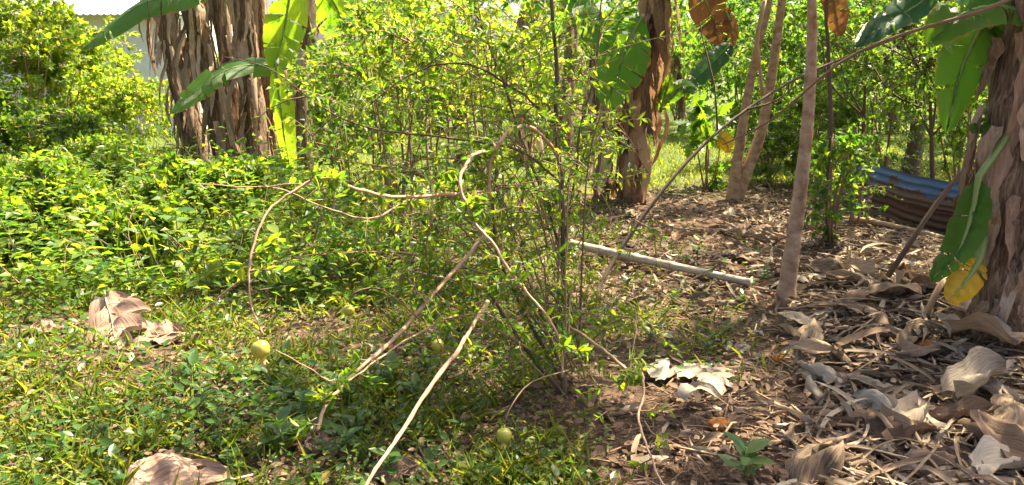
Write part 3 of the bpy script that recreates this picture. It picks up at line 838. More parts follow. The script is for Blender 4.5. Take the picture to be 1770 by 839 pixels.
PLANCE = LANCE
mbt, Ls = MB(), []
LN, AS = .047, .34
leafy = {'main': (24, .5, 1.0), 'dark_arch': (26, .4, 1.0), 'up_left': (16, .35, .75), 'up_mid': (46, .5, 1.0), 'up_right': (34, .45, 1.0), 'up_right_arch': (10, .3, 1), 'arch_upper': (6, .25, 1),
         'far_left_twig': (14, .25, .7), 'mid_low': (14, .25, .8), 'left_twig': (18, .3, 1), 'left_low': (14, .3, 1), 'curve_mid': (22, .3, 1), 'low_right': (26, .35, 1), 'drop_front': (14, .3, 1),
         'up_far_left': (18, .35, .8), 'small_arch': (12, .35, 1), 'low_left_long': (5, .15, .7), 'arch_left_fruit': (16, .11, .9), 'arch_pale': (18, .12, .95), 'front_left': (5, .12, .9), 'right_drop': (8, .12, .9), 'prop_stem': (16, .4, 1), 'prop_stem_low': (12, .4, 1)}
for nm, (k, tl, f) in leafy.items():
    p = pom_paths[nm]
    for _ in range(k):
        i = int(len(p) * rng.uniform(.38 if nm == 'main' else .3 if nm in ('prop_stem', 'prop_stem_low') else .05, f) * .999)
        d = rv(1)[0]; d[2] = d[2] * .6 + .05; d[1] *= .8
        tip = p[i] + d * tl * rng.uniform(.5, 1.3)
        if tip[2] < .08: tip[2] = .08
        path, L = twig_leaves(p[i], tip, rng.integers(9, 22), LN, AS, sag=.1, spread=.9)
        tube(mbt, path, np.linspace(.0035, .0012, 5), 4, cap=False); Ls.append(L)
# thin arching whips that make the tangle
for k in range(17):
    a = rng.uniform(0, 6.28); R0 = rng.uniform(.5, 1.5); h0 = rng.uniform(.5, 1.5)
    b0 = np.array(pb) + [rng.normal(0, .07), rng.normal(0, .07), rng.uniform(.1, .5)]
    ox = -.35 if rng.random() < .8 else .0
    e = np.array([min(pb.x + .32, pb.x + ox + R0 * math.cos(a)), pb.y + .15 + .7 * R0 * math.sin(a), h0 * rng.uniform(.15, .95)])
    if e[1] < 2.6: e[1] = 2.6 + rng.uniform(0, .5)
    m = (b0 + e) / 2 + [0, 0, h0 * rng.uniform(.35, .7)] + rng.normal(0, .08, 3)
    p = smooth_path([tuple(b0), tuple(m), tuple(e)], 16); p = p + np.cumsum(rng.normal(0, .004, p.shape), 0)
    p[:, 2] = np.maximum(p[:, 2], .03)
    tube(mbt, p, np.linspace(.0055, .0018, 16), 5, .08, cap=False)
    for _ in range(9):
        i = rng.integers(5, 16); d = rv(1)[0]; d[2] *= .6
        path, L = twig_leaves(p[i], p[i] + d * rng.uniform(.08, .28), rng.integers(5, 12), .038, .32, sag=.08, spread=.9)
        tube(mbt, path, np.linspace(.0022, .001, 5), 4, cap=False); Ls.append(L)
# drooping fine curtain around the foot of the shrub
for _ in range(64):
    a = rng.uniform(0, 6.28); rr = rng.uniform(.1, .75)
    b0 = np.array([pb.x - .25 + .9 * rr * math.cos(a), pb.y + .1 + .6 * rr * math.sin(a), rng.uniform(.25, .95)])
    tip = b0 + rv(1)[0] * [.3, .25, .2] + [0, 0, -.12]; tip[2] = max(tip[2], .05)
    path, L = twig_leaves(b0, tip, rng.integers(14, 26), .036, .28, sag=.1, spread=.9)
    tube(mbt, path, np.linspace(.003, .001, 5), 4, cap=False); Ls.append(L)
# leafy top of the shrub above head height
for _ in range(75):
    b0 = np.array([pb.x + rng.normal(.25, .55), pb.y + rng.normal(.45, .35), rng.uniform(2.15, 2.9)])
    path, L = twig_leaves(b0, b0 + rv(1)[0] * [.5, .45, .25] + [0, 0, -.05], rng.integers(14, 26), LN * 1.2, AS, sag=.1, spread=.9)
    tube(mbt, path, np.linspace(.004, .0012, 5), 4, cap=False); Ls.append(L)
# fresh sprouts at the cut ends
for (px, py, Y, dx, dz) in ((556, 735, 2.68, -.10, .03), (548, 722, 2.68, -.07, -.03), (968, 585, 2.97, .02, .05), (962, 570, 3.0, -.05, .06), (640, 622, 2.95, .08, -.02), (590, 690, 2.8, -.06, .01), (1085, 640, 3.08, -.04, -.06), (1080, 625, 3.1, .05, .02)):
    b0 = np.array(P(px, py, Y)); path, L = twig_leaves(b0, b0 + [dx, -.02, dz], 6, .055, .3, 0, .2); tube(mbt, path, .0022, 4); Ls.append(L)
L = cat(Ls)
i, j = biggest(L, 300)
me = np_mesh('leaf', PLANCE[0], [PLANCE[1]], M['pom_leaf'], PLANCE[0][:, :2])
leaf_objs('leaf', sub(L, i), me, pom, np.array(pb))
mbl = MB(); add_leaves(mbl, sub(L, j), PLANCE)
mbl.build('foliage', M['pom_leaf'], pom, 'stuff'); mbt.build('twigs', M['twig'], pom, 'stuff')

def pomegranate(px, py, rpx, Y, label, axis=(0, 0, -1)):
    c = np.array(P(px, py, Y)); R = rpx * Y / FPX
    root = thing('pomegranate', c, label, 'fruit', 'green pomegranates on the shrub')
    a = unit(np.array(axis, float)); s = np.linspace(-1, 1, 15)
    ang = s * np.pi / 2
    mb = MB()
    prof = np.cos(ang) * (1 + .05 * np.cos(ang * 3 + R * 90)); prof[0] = prof[-1] = .02
    tube(mb, c + np.outer(np.sin(ang) * .94, a) * R, prof * R, 24, 0.012)
    mb.build('rind', M['pom'], root)
    mb = MB()
    tube(mb, [c + a * R * .88, c + a * R * 1.08, c + a * R * 1.28], [R * .30, R * .26, R * .34], 12, .03, cap=False)
    _, S, B = frames(np.array([c, c + a]))
    for k in range(6):
        t = 6.2832 * k / 6; d = S[0] * math.cos(t) + B[0] * math.sin(t); e = -S[0] * math.sin(t) + B[0] * math.cos(t)
        b0 = c + a * R * 1.26 + d * R * .33
        mb.add([b0 - e * R * .17, b0 + e * R * .17, b0 + a * R * .36 + d * R * .16], [(0, 1, 2)])
    mb.build('calyx', M['pom_crown'], root)
    mb = MB(); tube(mb, [c - a * R * .9, c - a * R * 1.25], .003, 6); mb.build('stalk', M['stem_tan'], root)
pomegranate(450, 604, 18, 2.46, 'yellow green pomegranate in sun at the tip of the left arching stem', (.25, -.2, -1))
pomegranate(871, 753, 15, 2.9, 'green pomegranate in shade hanging lowest, near the bottom centre', (-.05, -.3, -1))
pomegranate(603, 537, 11, 3.15, 'dull green pomegranate hanging among leaves left of the crossing stems', (.1, -.1, -1))
pomegranate(757, 597, 12, 3.12, 'small dark green pomegranate beside the long foreground stem', (.1, -.1, -1))
# thin stalk from the shrub down to the lowest fruit and the third one
for q in ([(985, 640, 3.4), (920, 660, 3.1), (885, 700, 2.95), (872, 733, 2.9)], [(725, 552, 3.2), (660, 500, 3.2), (615, 505, 3.15), (603, 520, 3.15)]):
    mb = MB(); tube(mb, smooth_path([tuple(P(*v)) for v in q], 10), np.linspace(.004, .0025, 10), 5); mb.build('stem', M['twig'], pom)

# ------------------------------------------------------------------ shrubs behind the pomegranate
GS = 'small leaved shrubs behind the pomegranate'
def pxb(px, Y): return (P(px, 419, Y).x, Y, 0)
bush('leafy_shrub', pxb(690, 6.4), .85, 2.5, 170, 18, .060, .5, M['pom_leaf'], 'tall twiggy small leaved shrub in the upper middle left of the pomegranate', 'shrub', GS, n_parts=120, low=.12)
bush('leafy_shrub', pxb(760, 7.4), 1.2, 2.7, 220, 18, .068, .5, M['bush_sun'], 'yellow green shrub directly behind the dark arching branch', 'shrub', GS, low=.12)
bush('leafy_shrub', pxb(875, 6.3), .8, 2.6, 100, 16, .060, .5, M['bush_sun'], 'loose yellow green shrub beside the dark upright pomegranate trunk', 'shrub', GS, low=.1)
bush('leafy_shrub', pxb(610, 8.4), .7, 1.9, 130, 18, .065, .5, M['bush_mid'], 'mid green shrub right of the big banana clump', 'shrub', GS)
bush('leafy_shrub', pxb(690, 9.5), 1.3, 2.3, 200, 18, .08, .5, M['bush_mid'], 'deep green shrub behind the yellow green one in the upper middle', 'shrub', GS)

# left sunny bushes
GL = 'sunlit bushes on the left'
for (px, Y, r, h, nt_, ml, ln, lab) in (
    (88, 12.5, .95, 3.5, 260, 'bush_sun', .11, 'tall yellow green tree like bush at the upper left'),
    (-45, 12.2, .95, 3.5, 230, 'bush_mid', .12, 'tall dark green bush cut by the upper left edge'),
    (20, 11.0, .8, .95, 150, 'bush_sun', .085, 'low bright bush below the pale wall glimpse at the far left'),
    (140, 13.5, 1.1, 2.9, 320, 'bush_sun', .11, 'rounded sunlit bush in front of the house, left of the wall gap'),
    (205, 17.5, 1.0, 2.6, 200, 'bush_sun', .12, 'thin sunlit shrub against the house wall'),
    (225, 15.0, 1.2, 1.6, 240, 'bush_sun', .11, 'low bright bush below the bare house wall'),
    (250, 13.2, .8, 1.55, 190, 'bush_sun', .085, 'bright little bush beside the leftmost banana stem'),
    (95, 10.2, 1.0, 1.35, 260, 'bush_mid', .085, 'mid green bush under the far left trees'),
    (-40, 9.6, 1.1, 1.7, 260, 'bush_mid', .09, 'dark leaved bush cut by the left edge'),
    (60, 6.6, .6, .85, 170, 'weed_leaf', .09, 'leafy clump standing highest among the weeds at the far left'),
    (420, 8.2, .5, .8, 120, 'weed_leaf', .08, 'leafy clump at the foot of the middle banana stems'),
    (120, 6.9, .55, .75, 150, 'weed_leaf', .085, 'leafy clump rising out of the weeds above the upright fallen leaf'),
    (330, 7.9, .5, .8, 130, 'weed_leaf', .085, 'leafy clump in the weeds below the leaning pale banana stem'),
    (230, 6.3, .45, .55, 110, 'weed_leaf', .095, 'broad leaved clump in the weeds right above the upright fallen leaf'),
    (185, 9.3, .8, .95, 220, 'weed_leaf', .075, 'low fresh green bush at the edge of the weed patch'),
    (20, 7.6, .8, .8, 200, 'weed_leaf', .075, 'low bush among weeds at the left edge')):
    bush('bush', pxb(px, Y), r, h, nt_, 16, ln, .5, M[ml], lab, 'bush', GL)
# hedge and shrubs across the back
GBK = 'bushes along the back of the plot'
k = 0
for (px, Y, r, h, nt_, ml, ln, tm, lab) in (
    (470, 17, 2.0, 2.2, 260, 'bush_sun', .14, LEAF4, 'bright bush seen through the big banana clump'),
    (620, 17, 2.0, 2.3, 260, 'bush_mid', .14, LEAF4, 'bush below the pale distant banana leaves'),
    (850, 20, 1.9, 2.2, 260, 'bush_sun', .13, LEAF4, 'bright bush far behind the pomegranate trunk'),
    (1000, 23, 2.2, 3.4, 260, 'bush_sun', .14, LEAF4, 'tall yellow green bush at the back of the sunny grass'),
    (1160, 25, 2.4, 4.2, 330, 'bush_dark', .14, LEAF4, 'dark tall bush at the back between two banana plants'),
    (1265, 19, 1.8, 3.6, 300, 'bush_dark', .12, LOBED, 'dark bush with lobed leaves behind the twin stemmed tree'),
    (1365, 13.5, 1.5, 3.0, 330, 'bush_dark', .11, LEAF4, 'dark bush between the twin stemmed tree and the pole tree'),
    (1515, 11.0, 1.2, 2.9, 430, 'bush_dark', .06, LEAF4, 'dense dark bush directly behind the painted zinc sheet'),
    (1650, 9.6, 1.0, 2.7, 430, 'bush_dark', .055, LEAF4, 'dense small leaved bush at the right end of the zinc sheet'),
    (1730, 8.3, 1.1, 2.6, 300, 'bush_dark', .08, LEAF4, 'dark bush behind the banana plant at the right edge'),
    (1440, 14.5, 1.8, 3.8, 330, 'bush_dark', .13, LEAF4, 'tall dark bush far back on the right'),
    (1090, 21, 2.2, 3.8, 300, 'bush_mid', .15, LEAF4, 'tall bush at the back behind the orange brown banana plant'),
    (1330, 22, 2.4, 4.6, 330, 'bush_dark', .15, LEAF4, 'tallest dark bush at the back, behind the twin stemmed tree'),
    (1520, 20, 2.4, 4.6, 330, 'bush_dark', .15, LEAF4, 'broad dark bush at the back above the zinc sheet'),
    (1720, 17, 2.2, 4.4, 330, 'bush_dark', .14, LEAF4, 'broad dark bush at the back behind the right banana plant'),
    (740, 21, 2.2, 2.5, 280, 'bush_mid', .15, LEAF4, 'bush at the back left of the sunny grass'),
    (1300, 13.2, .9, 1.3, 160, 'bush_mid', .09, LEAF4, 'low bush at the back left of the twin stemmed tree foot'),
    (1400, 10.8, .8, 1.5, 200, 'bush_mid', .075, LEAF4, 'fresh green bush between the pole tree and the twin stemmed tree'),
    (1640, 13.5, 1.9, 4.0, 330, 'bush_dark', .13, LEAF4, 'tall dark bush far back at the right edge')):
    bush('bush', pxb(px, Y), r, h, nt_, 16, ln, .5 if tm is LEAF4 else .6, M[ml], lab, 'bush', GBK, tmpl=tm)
# low shrubs around the pole tree and over the sheet
bush('young_shrub', pxb(1432, 7.2), .40, 1.25, 90, 12, .07, .5, M['bush_dark'], 'young green shrub right of the slender pole tree', 'shrub', None, n_parts=60)
bush('young_shrub', pxb(1470, 8.2), .42, 1.25, 60, 12, .06, .5, M['bush_mid'], 'young shrub hiding the left end of the zinc sheet', 'shrub')
bush('young_shrub', pxb(1215, 10.6), .5, 1.35, 20, 7, .26, .6, M['bush_mid'], 'young plant with large lobed yellow green leaves left of the twin stemmed tree', 'shrub', None, tmpl=LOBED)
bush('young_shrub', pxb(1320, 10.9), .7, .8, 90, 12, .09, .5, M['herb_dark'], 'low dark green shrub behind the twin stemmed tree', 'shrub')

# trees whose crowns close the view and shade the right half
tree('shade_tree', pxb(2080, 6.3), 0, .14, (-.5, -.2, 4.2), (2.6, 2.3, 1.3), 430, 18, .12, .45, M['bush_dark'], 'leafy tree rooted beyond the right edge, its crown roofing the upper right', None, LEAF4)
tree('shade_tree', pxb(1560, 11.8), 0, .12, (.2, 0, 4.0), (2.2, 1.9, 1.5), 380, 16, .13, .45, M['bush_dark'], 'tree rising out of the dark bushes behind the zinc sheet', None, LEAF4)
tree('shade_tree', pxb(1120, 19), 0, .16, (0, 0, 4.6), (2.6, 2.2, 2.0), 300, 14, .17, .45, M['bush_mid'], 'tall tree at the back in line with the orange brown banana plant', None, LEAF4)
tree('shade_tree', pxb(560, 22), 0, .15, (0, 0, 4.4), (2.2, 2.0, 1.8), 240, 14, .17, .45, M['bush_mid'], 'tall tree far behind the big banana clump', None, LEAF4)

tree('young_tree', pxb(1610, 8.4), 0, .03, (-.35, -.2, 1.75), (1.0, .8, .85), 170, 15, .06, .5, M['bush_mid'], 'young tree with a loose low crown hanging over the painted zinc sheet', None, LEAF4)
tree('young_tree', pxb(1480, 9.6), 0, .03, (-.1, 0, 1.95), (.9, .8, .8), 140, 15, .065, .5, M['bush_dark'], 'young tree with a low crown just right of the slender pole tree', None, LEAF4)
def far_wood():
    mb = MB(); Ls = []
    for _ in range(1500):
        x = rng.uniform(-34, 36); y = rng.uniform(27, 36)
        top = 3.2 + 1.4 * math.sin(x * .55) + .9 * math.sin(x * 1.3 + 1) + (2.6 if x > 3 else 0) - (1.2 if -9 < x < 1 else 0)
        c = np.array([x, y, rng.uniform(0, max(1.2, top))])
        n = 22
        Ls.append(mk(c + rng.normal(0, .55, (n, 3)), rv(n), unit(rv(n) + [0, 0, .6]), rng.uniform(.2, .4, n), rng.uniform(.12, .2, n)))
    add_leaves(mb, cat(Ls), LEAF2)
    o = mb.build('far_wood', M['bush_mid']); tag(o, 'hazy mass of trees closing the view behind the plot', 'wood', kind='stuff')
far_wood()

# ------------------------------------------------------------------ weeds: individual plants
wl_me = np_mesh('leaf', LEAF8[0], [LEAF8[1]], M['weed_leaf'], LEAF8[0][:, :2])
hd_me = np_mesh('leaf', LEAF8[0], [LEAF8[1]], M['herb_dark'], LEAF8[0][:, :2])
ln_me = np_mesh('leaf', LANCE[0], [LANCE[1]], M['herb_dark'], LANCE[0][:, :2])

def proto_weed(kind):
    me = {'broad': wl_me, 'dark': hd_me, 'narrow': ln_me}[kind]
    root = thing('weed_plant', (0, 0, 0), '', 'weed')
    if kind == 'broad':
        h = rng.uniform(.36, .62); nl = 14
        top = np.array([rng.normal(0, .07), rng.normal(0, .07), h])
        p = smooth_path([(0, 0, -.02), tuple(top * .5 + rng.normal(0, .02, 3)), tuple(top)], 8)
        mb = MB(); tube(mb, p, np.linspace(.006, .003, 8), 5); mb.build('stem', M['petiole'], root)
        Ls = []
        for k in range(nl):
            t = .25 + .75 * k / nl; q = p[min(7, int(t * 8))]; a = k * 2.4 + rng.normal(0, .3)
            d = np.array([math.cos(a), math.sin(a), rng.uniform(-.1, .5)])
            l = .15 * (1.15 - .5 * t) * rng.uniform(.8, 1.25)
            Ls.append(mk([q], [d], [[0, 0, 1] + rng.normal(0, .25, 3)], [l], [l * .52]))
        leaf_objs('leaf', cat(Ls), me, root, (0, 0, 0))
    elif kind == 'dark':
        nl = 10; Ls = []
        mb = MB(); tube(mb, [(0, 0, -.02), (.005, 0, .06), (0, .01, .14)], [.006, .005, .003], 5); mb.build('stem', M['petiole'], root)
        for k in range(nl):
            a = k * 2.4; d = np.array([math.cos(a), math.sin(a), rng.uniform(.15, .9)]); l = rng.uniform(.07, .12)
            Ls.append(mk([(0, 0, .03 + .11 * k / nl)], [d], [[0, 0, 1.0]], [l], [l * .5]))
        leaf_objs('leaf', cat(Ls), me, root, (0, 0, 0))
    else:
        h = rng.uniform(.4, .7)
        p = smooth_path([(0, 0, -.02), (rng.normal(0, .05), rng.normal(0, .05), h * .6), (rng.normal(0, .12), rng.normal(0, .1), h)], 9)
        mb = MB(); tube(mb, p, np.linspace(.006, .002, 9), 5); mb.build('stem', M['stem_tan'], root)
        Ls = []
        for k in range(11):
            q = p[2 + int(6.9 * k / 11)]; a = k * 2.4
            d = np.array([math.cos(a), math.sin(a), rng.uniform(-.2, .4)]); l = rng.uniform(.08, .14)
            Ls.append(mk([q], [d], [[0, 0, 1.0]], [l], [l * .34]))
        leaf_objs('leaf', cat(Ls), me, root, (0, 0, 0))
    return root

def copy_thing(src, loc, rz, scale):
    r = src.copy(); C.objects.link(r); r.location = loc; r.rotation_euler = (rng.normal(0, .08), rng.normal(0, .08), rz); r.scale = (scale,) * 3
    for ch in src.children:
        c = ch.copy(); C.objects.link(c); c.parent = r
    return r

def scatter_px(n, x0, x1, y0, y1, dens=None, dmin=.12):
    """ground points spread evenly over the ground inside a patch of the photo"""
    c = [G(x, y) for x in (x0, x1) for y in (y0, y1)]
    X0, X1 = min(v.x for v in c), max(v.x for v in c); Y0, Y1 = min(v.y for v in c), max(v.y for v in c)
    out = []
    for _ in range(n * 60):
        x, y = rng.uniform(X0, X1), rng.uniform(Y0, Y1)
        px, py, _f = proj((x, y, float(gz(x, y))))
        if not (x0 <= px <= x1 and y0 <= py <= y1): continue
        if dens is not None and rng.random() > dens(px, py): continue
        if any((x - a) ** 2 + (y - b) ** 2 < dmin ** 2 for a, b in out): continue
        out.append((x, y))
        if len(out) >= n: break
    return out

WSHORT = {'broad leaved weed in the sunny patch at the left, on this side of the bushes': 'broad leaved weed', 'broad leaved weed standing in front of the big banana clump': 'broad leaved weed',
          'narrow leaved weed growing under the crossing tan stems': 'narrow leaved weed', 'tall narrow leaved weed at the back of the sunny weed patch': 'tall narrow leaved weed',
          'small dark green rosette weed in the shady ground cover at the bottom': 'small dark rosette weed', 'small green seedling beside the white pole or the path': 'small green seedling'}
protos = {k: [proto_weed(k) for _ in range(4 if k == 'broad' else 3)] for k in ('broad', 'dark', 'narrow')}
used = set()
def plant_weed(kind, x, y, scale, label, group):
    src = random.choice(protos[kind])
    if src.name not in used:
        used.add(src.name); r = src
        r.location = (x, y, float(gz(x, y))); r.rotation_euler = (0, 0, rng.uniform(0, 6.28)); r.scale = (scale,) * 3
    else:
        r = copy_thing(src, (x, y, float(gz(x, y))), rng.uniform(0, 6.28), scale)
    tag(r, label, 'weed', group)
    WEEDS.setdefault(label, []).append(r)
    return r
WEEDS = {}
zones = [((0, 310, 330, 520), 60, 'broad leaved weed in the sunny patch at the left, on this side of the bushes', 'broad leaved weeds in the sunny patch at the left', .15),
         ((310, 640, 330, 540), 40, 'broad leaved weed in the sunny patch at the left, on this side of the bushes', 'broad leaved weeds in front of the big banana clump', .16)]
for (x0, x1, y0, y1), n, lab, grp, dm in zones:
    for x, y in scatter_px(n, x0, x1, y0, y1, None, dm): plant_weed('broad', x, y, rng.uniform(.8, 1.25), lab, grp)
for x, y in scatter_px(16, 560, 900, 400, 560, None, .2): plant_weed('narrow', x, y, rng.uniform(.7, 1.1), 'narrow leaved weed growing under the crossing tan stems', 'narrow leaved weeds under the crossing stems')
for x, y in scatter_px(12, 60, 420, 300, 420, None, .2): plant_weed('narrow', x, y, rng.uniform(.8, 1.3), 'tall narrow leaved weed at the back of the sunny weed patch', 'tall narrow leaved weeds on the left')
for x, y in scatter_px(20, 250, 760, 640, 830, None, .16): plant_weed('dark', x, y, rng.uniform(.6, 1.0), 'small dark green rosette weed in the shady ground cover at the bottom', 'small dark weeds at the bottom')
for x, y in scatter_px(16, 1010, 1330, 420, 640, None, .16): plant_weed('dark', x, y, rng.uniform(.45, .8), 'small green seedling beside the white pole or the path', 'small seedlings by the path')
g = G(492, 790); plant_weed('dark', g.x, g.y, 1.25, 'dark broad leaved herb, largest in the shady ground cover left of the long foreground stem', None)
g = G(1285, 830); plant_weed('dark', g.x, g.y, 1.05, 'bright green seedling alone on bare soil at the bottom right', None)
w = plant_weed('narrow', *G(572, 470).xy, 1.05, 'dark narrow leaved plant standing up against the sunny weeds left of the crossing stems', None)

# ------------------------------------------------------------------ ground cover (nobody could count it)
def sstep(v, a, b): 
    t = np.clip((v - a) / (b - a), 0, 1); return t * t * (3 - 2 * t)

def field(n, xr, yr):
    """random ground points, denser near the camera"""
    u = rng.random(n); y = yr[0] * (yr[1] / yr[0]) ** u
    x = rng.uniform(-1, 1, n) * (y * .70 + .5)
    return np.stack([x, y, gz(x, y)], 1)

def clump(Pn, f, seed):
    return .5 + .5 * np.sin(Pn[:, 0] * f + seed) * np.cos(Pn[:, 1] * f * 1.15 + seed * 2) + .25 * np.sin(Pn[:, 0] * f * 2.7 - Pn[:, 1] * f * 2.1 + seed)

def green_density(Pn):
    px, py, f = proj(Pn)
    d = 1 - sstep(px, 930, 1080)
    d = np.maximum(d, .75 * np.exp(-((px - 1180) / 120) ** 2 - ((py - 590) / 55) ** 2))
    d = np.maximum(d, .45 * np.exp(-((px - 1000) / 160) ** 2 - ((py - 420) / 60) ** 2))
    d *= .30 + .9 * np.clip(clump(Pn, 3.1, 1.3), 0, 1)
    for hx, hy, hr in ((200, 565, 52), (280, 596, 34), (310, 835, 85), (60, 580, 22), (690, 828, 45)): d *= ((px - hx) ** 2 + ((py - hy) * 1.5) ** 2) > hr ** 2
    d *= 1 - .65 * np.exp(-((px - 880) / 90) ** 2 - ((py - 610) / 70) ** 2) - .45 * np.exp(-((px - 720) / 200) ** 2 - ((py - 800) / 80) ** 2)
    return d

Pn = field(95000, None, (2.2, 9.0))
Pn = Pn[rng.random(len(Pn)) < green_density(Pn) * .8]
n = len(Pn); sz = rng.uniform(.014, .042, n)
hh = rng.random(n) ** 1.5 * .11
Pn[:, 2] += hh
a = rng.uniform(0, 6.28, n)
D = np.stack([np.cos(a), np.sin(a), rng.uniform(-.2, .7, n)], 1)
sp2 = rng.random(n) < .3 * (1 + np.sin(Pn[:, 0] * 2.1 + 1) * np.cos(Pn[:, 1] * 2.7))
Lg = mk(Pn, D, unit(rng.normal(0, .45, (n, 3)) + [0, 0, 1]), sz * 1.2, sz * .5)
mb = MB(); add_leaves(mb, {k: v[sp2] * (1.45 if k == 'len' else 1.8 if k == 'wid' else 1) for k, v in Lg.items()}, LEAF8)
o = mb.build('ground_cover', M['herb_dark']); tag(o, 'patches of darker rounder leaved weeds low on the left and centre ground', 'ground cover', kind='stuff')
mb = MB(); add_leaves(mb, sub(Lg, ~sp2), LEAF4)
o = mb.build('ground_cover', M['creeper']); tag(o, 'low carpet of small leaved creeping weeds over the left and centre ground', 'ground cover', kind='stuff')
# grassy tufts
Pn = field(90000, None, (2.2, 8.0)); Pn = Pn[rng.random(len(Pn)) < green_density(Pn) * np.clip(clump(Pn, 4.3, 4) - .1, 0.03, 1) * .8]
n = len(Pn); a = rng.uniform(0, 6.28, n); D = np.stack([np.cos(a), np.sin(a), rng.uniform(.4, 1.8, n)], 1)
l = rng.uniform(.05, .21, n)
mb = MB(); add_leaves(mb, mk(Pn, D, unit(rv(n) + [0, 0, .3]), l, np.full(n, .005)), LEAF4)
o = mb.build('grass', M['grass']); tag(o, 'thin grass blades scattered through the ground cover', 'grass', kind='stuff')
# weed undergrowth in the sunny patch
def undergrowth():
    Pn = field(60000, None, (4.2, 10.5)); px, py, f = proj(Pn)
    d = (1 - sstep(px, 560, 760)) * sstep(-py, -560, -505) * np.clip(.45 + .6 * clump(Pn, 2.2, .4), .1, 1)
    d = np.maximum(d, .35 * (1 - sstep(px, 850, 1000)) * sstep(-py, -480, -430))
    Pn = Pn[rng.random(len(Pn)) < d * .8]
    n = len(Pn)
    top = .10 + .62 * np.clip(clump(Pn, 2.6, 2.2), 0, 1.25) ** 1.7
    Pn[:, 2] += rng.random(n) ** .6 * top
    a = rng.uniform(0, 6.28, n); D = np.stack([np.cos(a), np.sin(a), rng.uniform(-.35, .5, n)], 1)
    l = rng.uniform(.035, .12, n)
    mb = MB(); add_leaves(mb, mk(Pn, D, unit(rng.normal(0, .4, (n, 3)) + [0, 0, 1]), l, l * .5), LEAF4)
    o = mb.build('undergrowth', M['weed_leaf']); tag(o, 'tangled mass of small weed leaves filling the sunny left patch', 'undergrowth', kind='stuff')
undergrowth()
# tall grass and dry stalks among the weeds
Pn = field(30000, None, (4.2, 10)); px, py, f = proj(Pn)
Pn = Pn[rng.random(len(Pn)) < (1 - sstep(px, 600, 800)) * np.clip(clump(Pn, 3.7, 1.9) - .3, 0, 1) * .30 * (py < 500)]
n = len(Pn); a = rng.uniform(0, 6.28, n); l = rng.uniform(.25, .65, n)
mb = MB(); add_leaves(mb, mk(Pn, np.stack([np.cos(a), np.sin(a), rng.uniform(1, 3.5, n)], 1), unit(rv(n) + [0, 0, .3]), l, np.full(n, .006)), LEAF8)
o = mb.build('tall_grass', M['grass']); tag(o, 'taller grass blades sticking up through the left weeds', 'grass', kind='stuff')
mb = MB()
for _ in range(170):
    px = rng.uniform(0, 760); g = G(px, rng.uniform(300, 520)); L = rng.uniform(.3, .9); a = rng.uniform(0, 6.28); t = rng.uniform(.3, 1.6)
    d = np.array([math.cos(a), math.sin(a), t]); d /= np.linalg.norm(d); q = np.array(g) + [0, 0, rng.uniform(0, .3)]
    tube(mb, smooth_path([tuple(q), tuple(q + d * L * .5 + rng.normal(0, .04, 3)), tuple(q + d * L + [0, 0, -.12 * L])], 6), np.linspace(.005, .002, 6), 4, cap=False)
o = mb.build('dry_stalks', M['twig']); tag(o, 'bare tan stalks tangled through the left weeds', 'stalks', kind='stuff')
# sunny turf far out
n = 70000
y = rng.uniform(9, 24, n); x = rng.uniform(-1, 1, n) * (y * .7); Pn = np.stack([x, y, gz(x, y)], 1)
px, py, f = proj(Pn); keep = (rng.random(n) < np.clip(.3 + .7 * clump(Pn, 1.1, 3), .15, 1)) & ((y > 10.5) | (px < 1100))
Pn = Pn[keep]; n = len(Pn); a = rng.uniform(0, 6.28, n); l = rng.uniform(.05, .14, n)
mb = MB(); add_leaves(mb, mk(Pn, np.stack([np.cos(a), np.sin(a), rng.uniform(.5, 2, n)], 1), unit(rv(n) + [0, 0, .4]), l, l * .14), LEAF2)
o = mb.build('turf', M['grass']); tag(o, 'sunny grass on the far side of the plot', 'grass', kind='stuff')

# ------------------------------------------------------------------ dry leaf litter
def dry_piece(L, W, seed, kind=0):
    n = 9; u = np.linspace(-.5, .5, n)
    curl = rng.uniform(.1, .8) * rng.choice([-1, 1]); arch = rng.uniform(.0, .28)
    pts = np.stack([u * L, curl * .25 * L * (u * 2) ** 2 * .5, .012 + arch * L * (.25 - u * u) + .012 * rng.random(n)], 1)
    w = W * np.array([.35, .7, .95, 1, 1, 1, .9, .65, .25])
    mb = MB(); ribbon(mb, pts, w, (0, 0, 1), rng.uniform(-1.3, 1.5), 4, .22, rng.normal(0, .9))
    return mb
def wide_piece(L, W):
    n, c = 12, 8; mb = MB(); u = np.linspace(-.5, .5, n); q = np.linspace(-1, 1, c); ph = rng.uniform(0, 6, 4)
    k1, k2 = rng.uniform(.2, .9) * rng.choice([-1, 1]), rng.uniform(.3, 1.1)
    V, UV = [], []
    for i in range(n):
        w = W * .5 * (1 - abs(2 * u[i]) ** 3 * rng.uniform(.3, .9)) * rng.uniform(.85, 1.1)
        for v in q:
            z = .03 + L * .22 * k2 * (.25 - u[i] ** 2) + W * .4 * k1 * v * v + .012 * math.sin(9 * u[i] + ph[0] + 2 * v) + .014 * math.sin(5 * v + ph[1] + 4 * u[i]) + rng.normal(0, .003)
            V.append((u[i] * L + .03 * math.sin(3 * v + ph[2]), v * w + .10 * L * math.sin(3 * u[i] + ph[3]), z)); UV.append((u[i] + .5, v * .5 + .5))
    i = np.arange(n - 1)[:, None] * c; j = np.arange(c - 1)[None]
    mb.add(np.array(V), np.stack([i + j, i + j + 1, i + c + j + 1, i + c + j], -1).reshape(-1, 4), UV); return mb
pieces = [dry_piece(rng.uniform(.20, .48), rng.uniform(.028, .085), k) for k in range(14)]
strips = [dry_piece(rng.uniform(.45, .8), rng.uniform(.016, .036), k) for k in range(6)]
raw = []
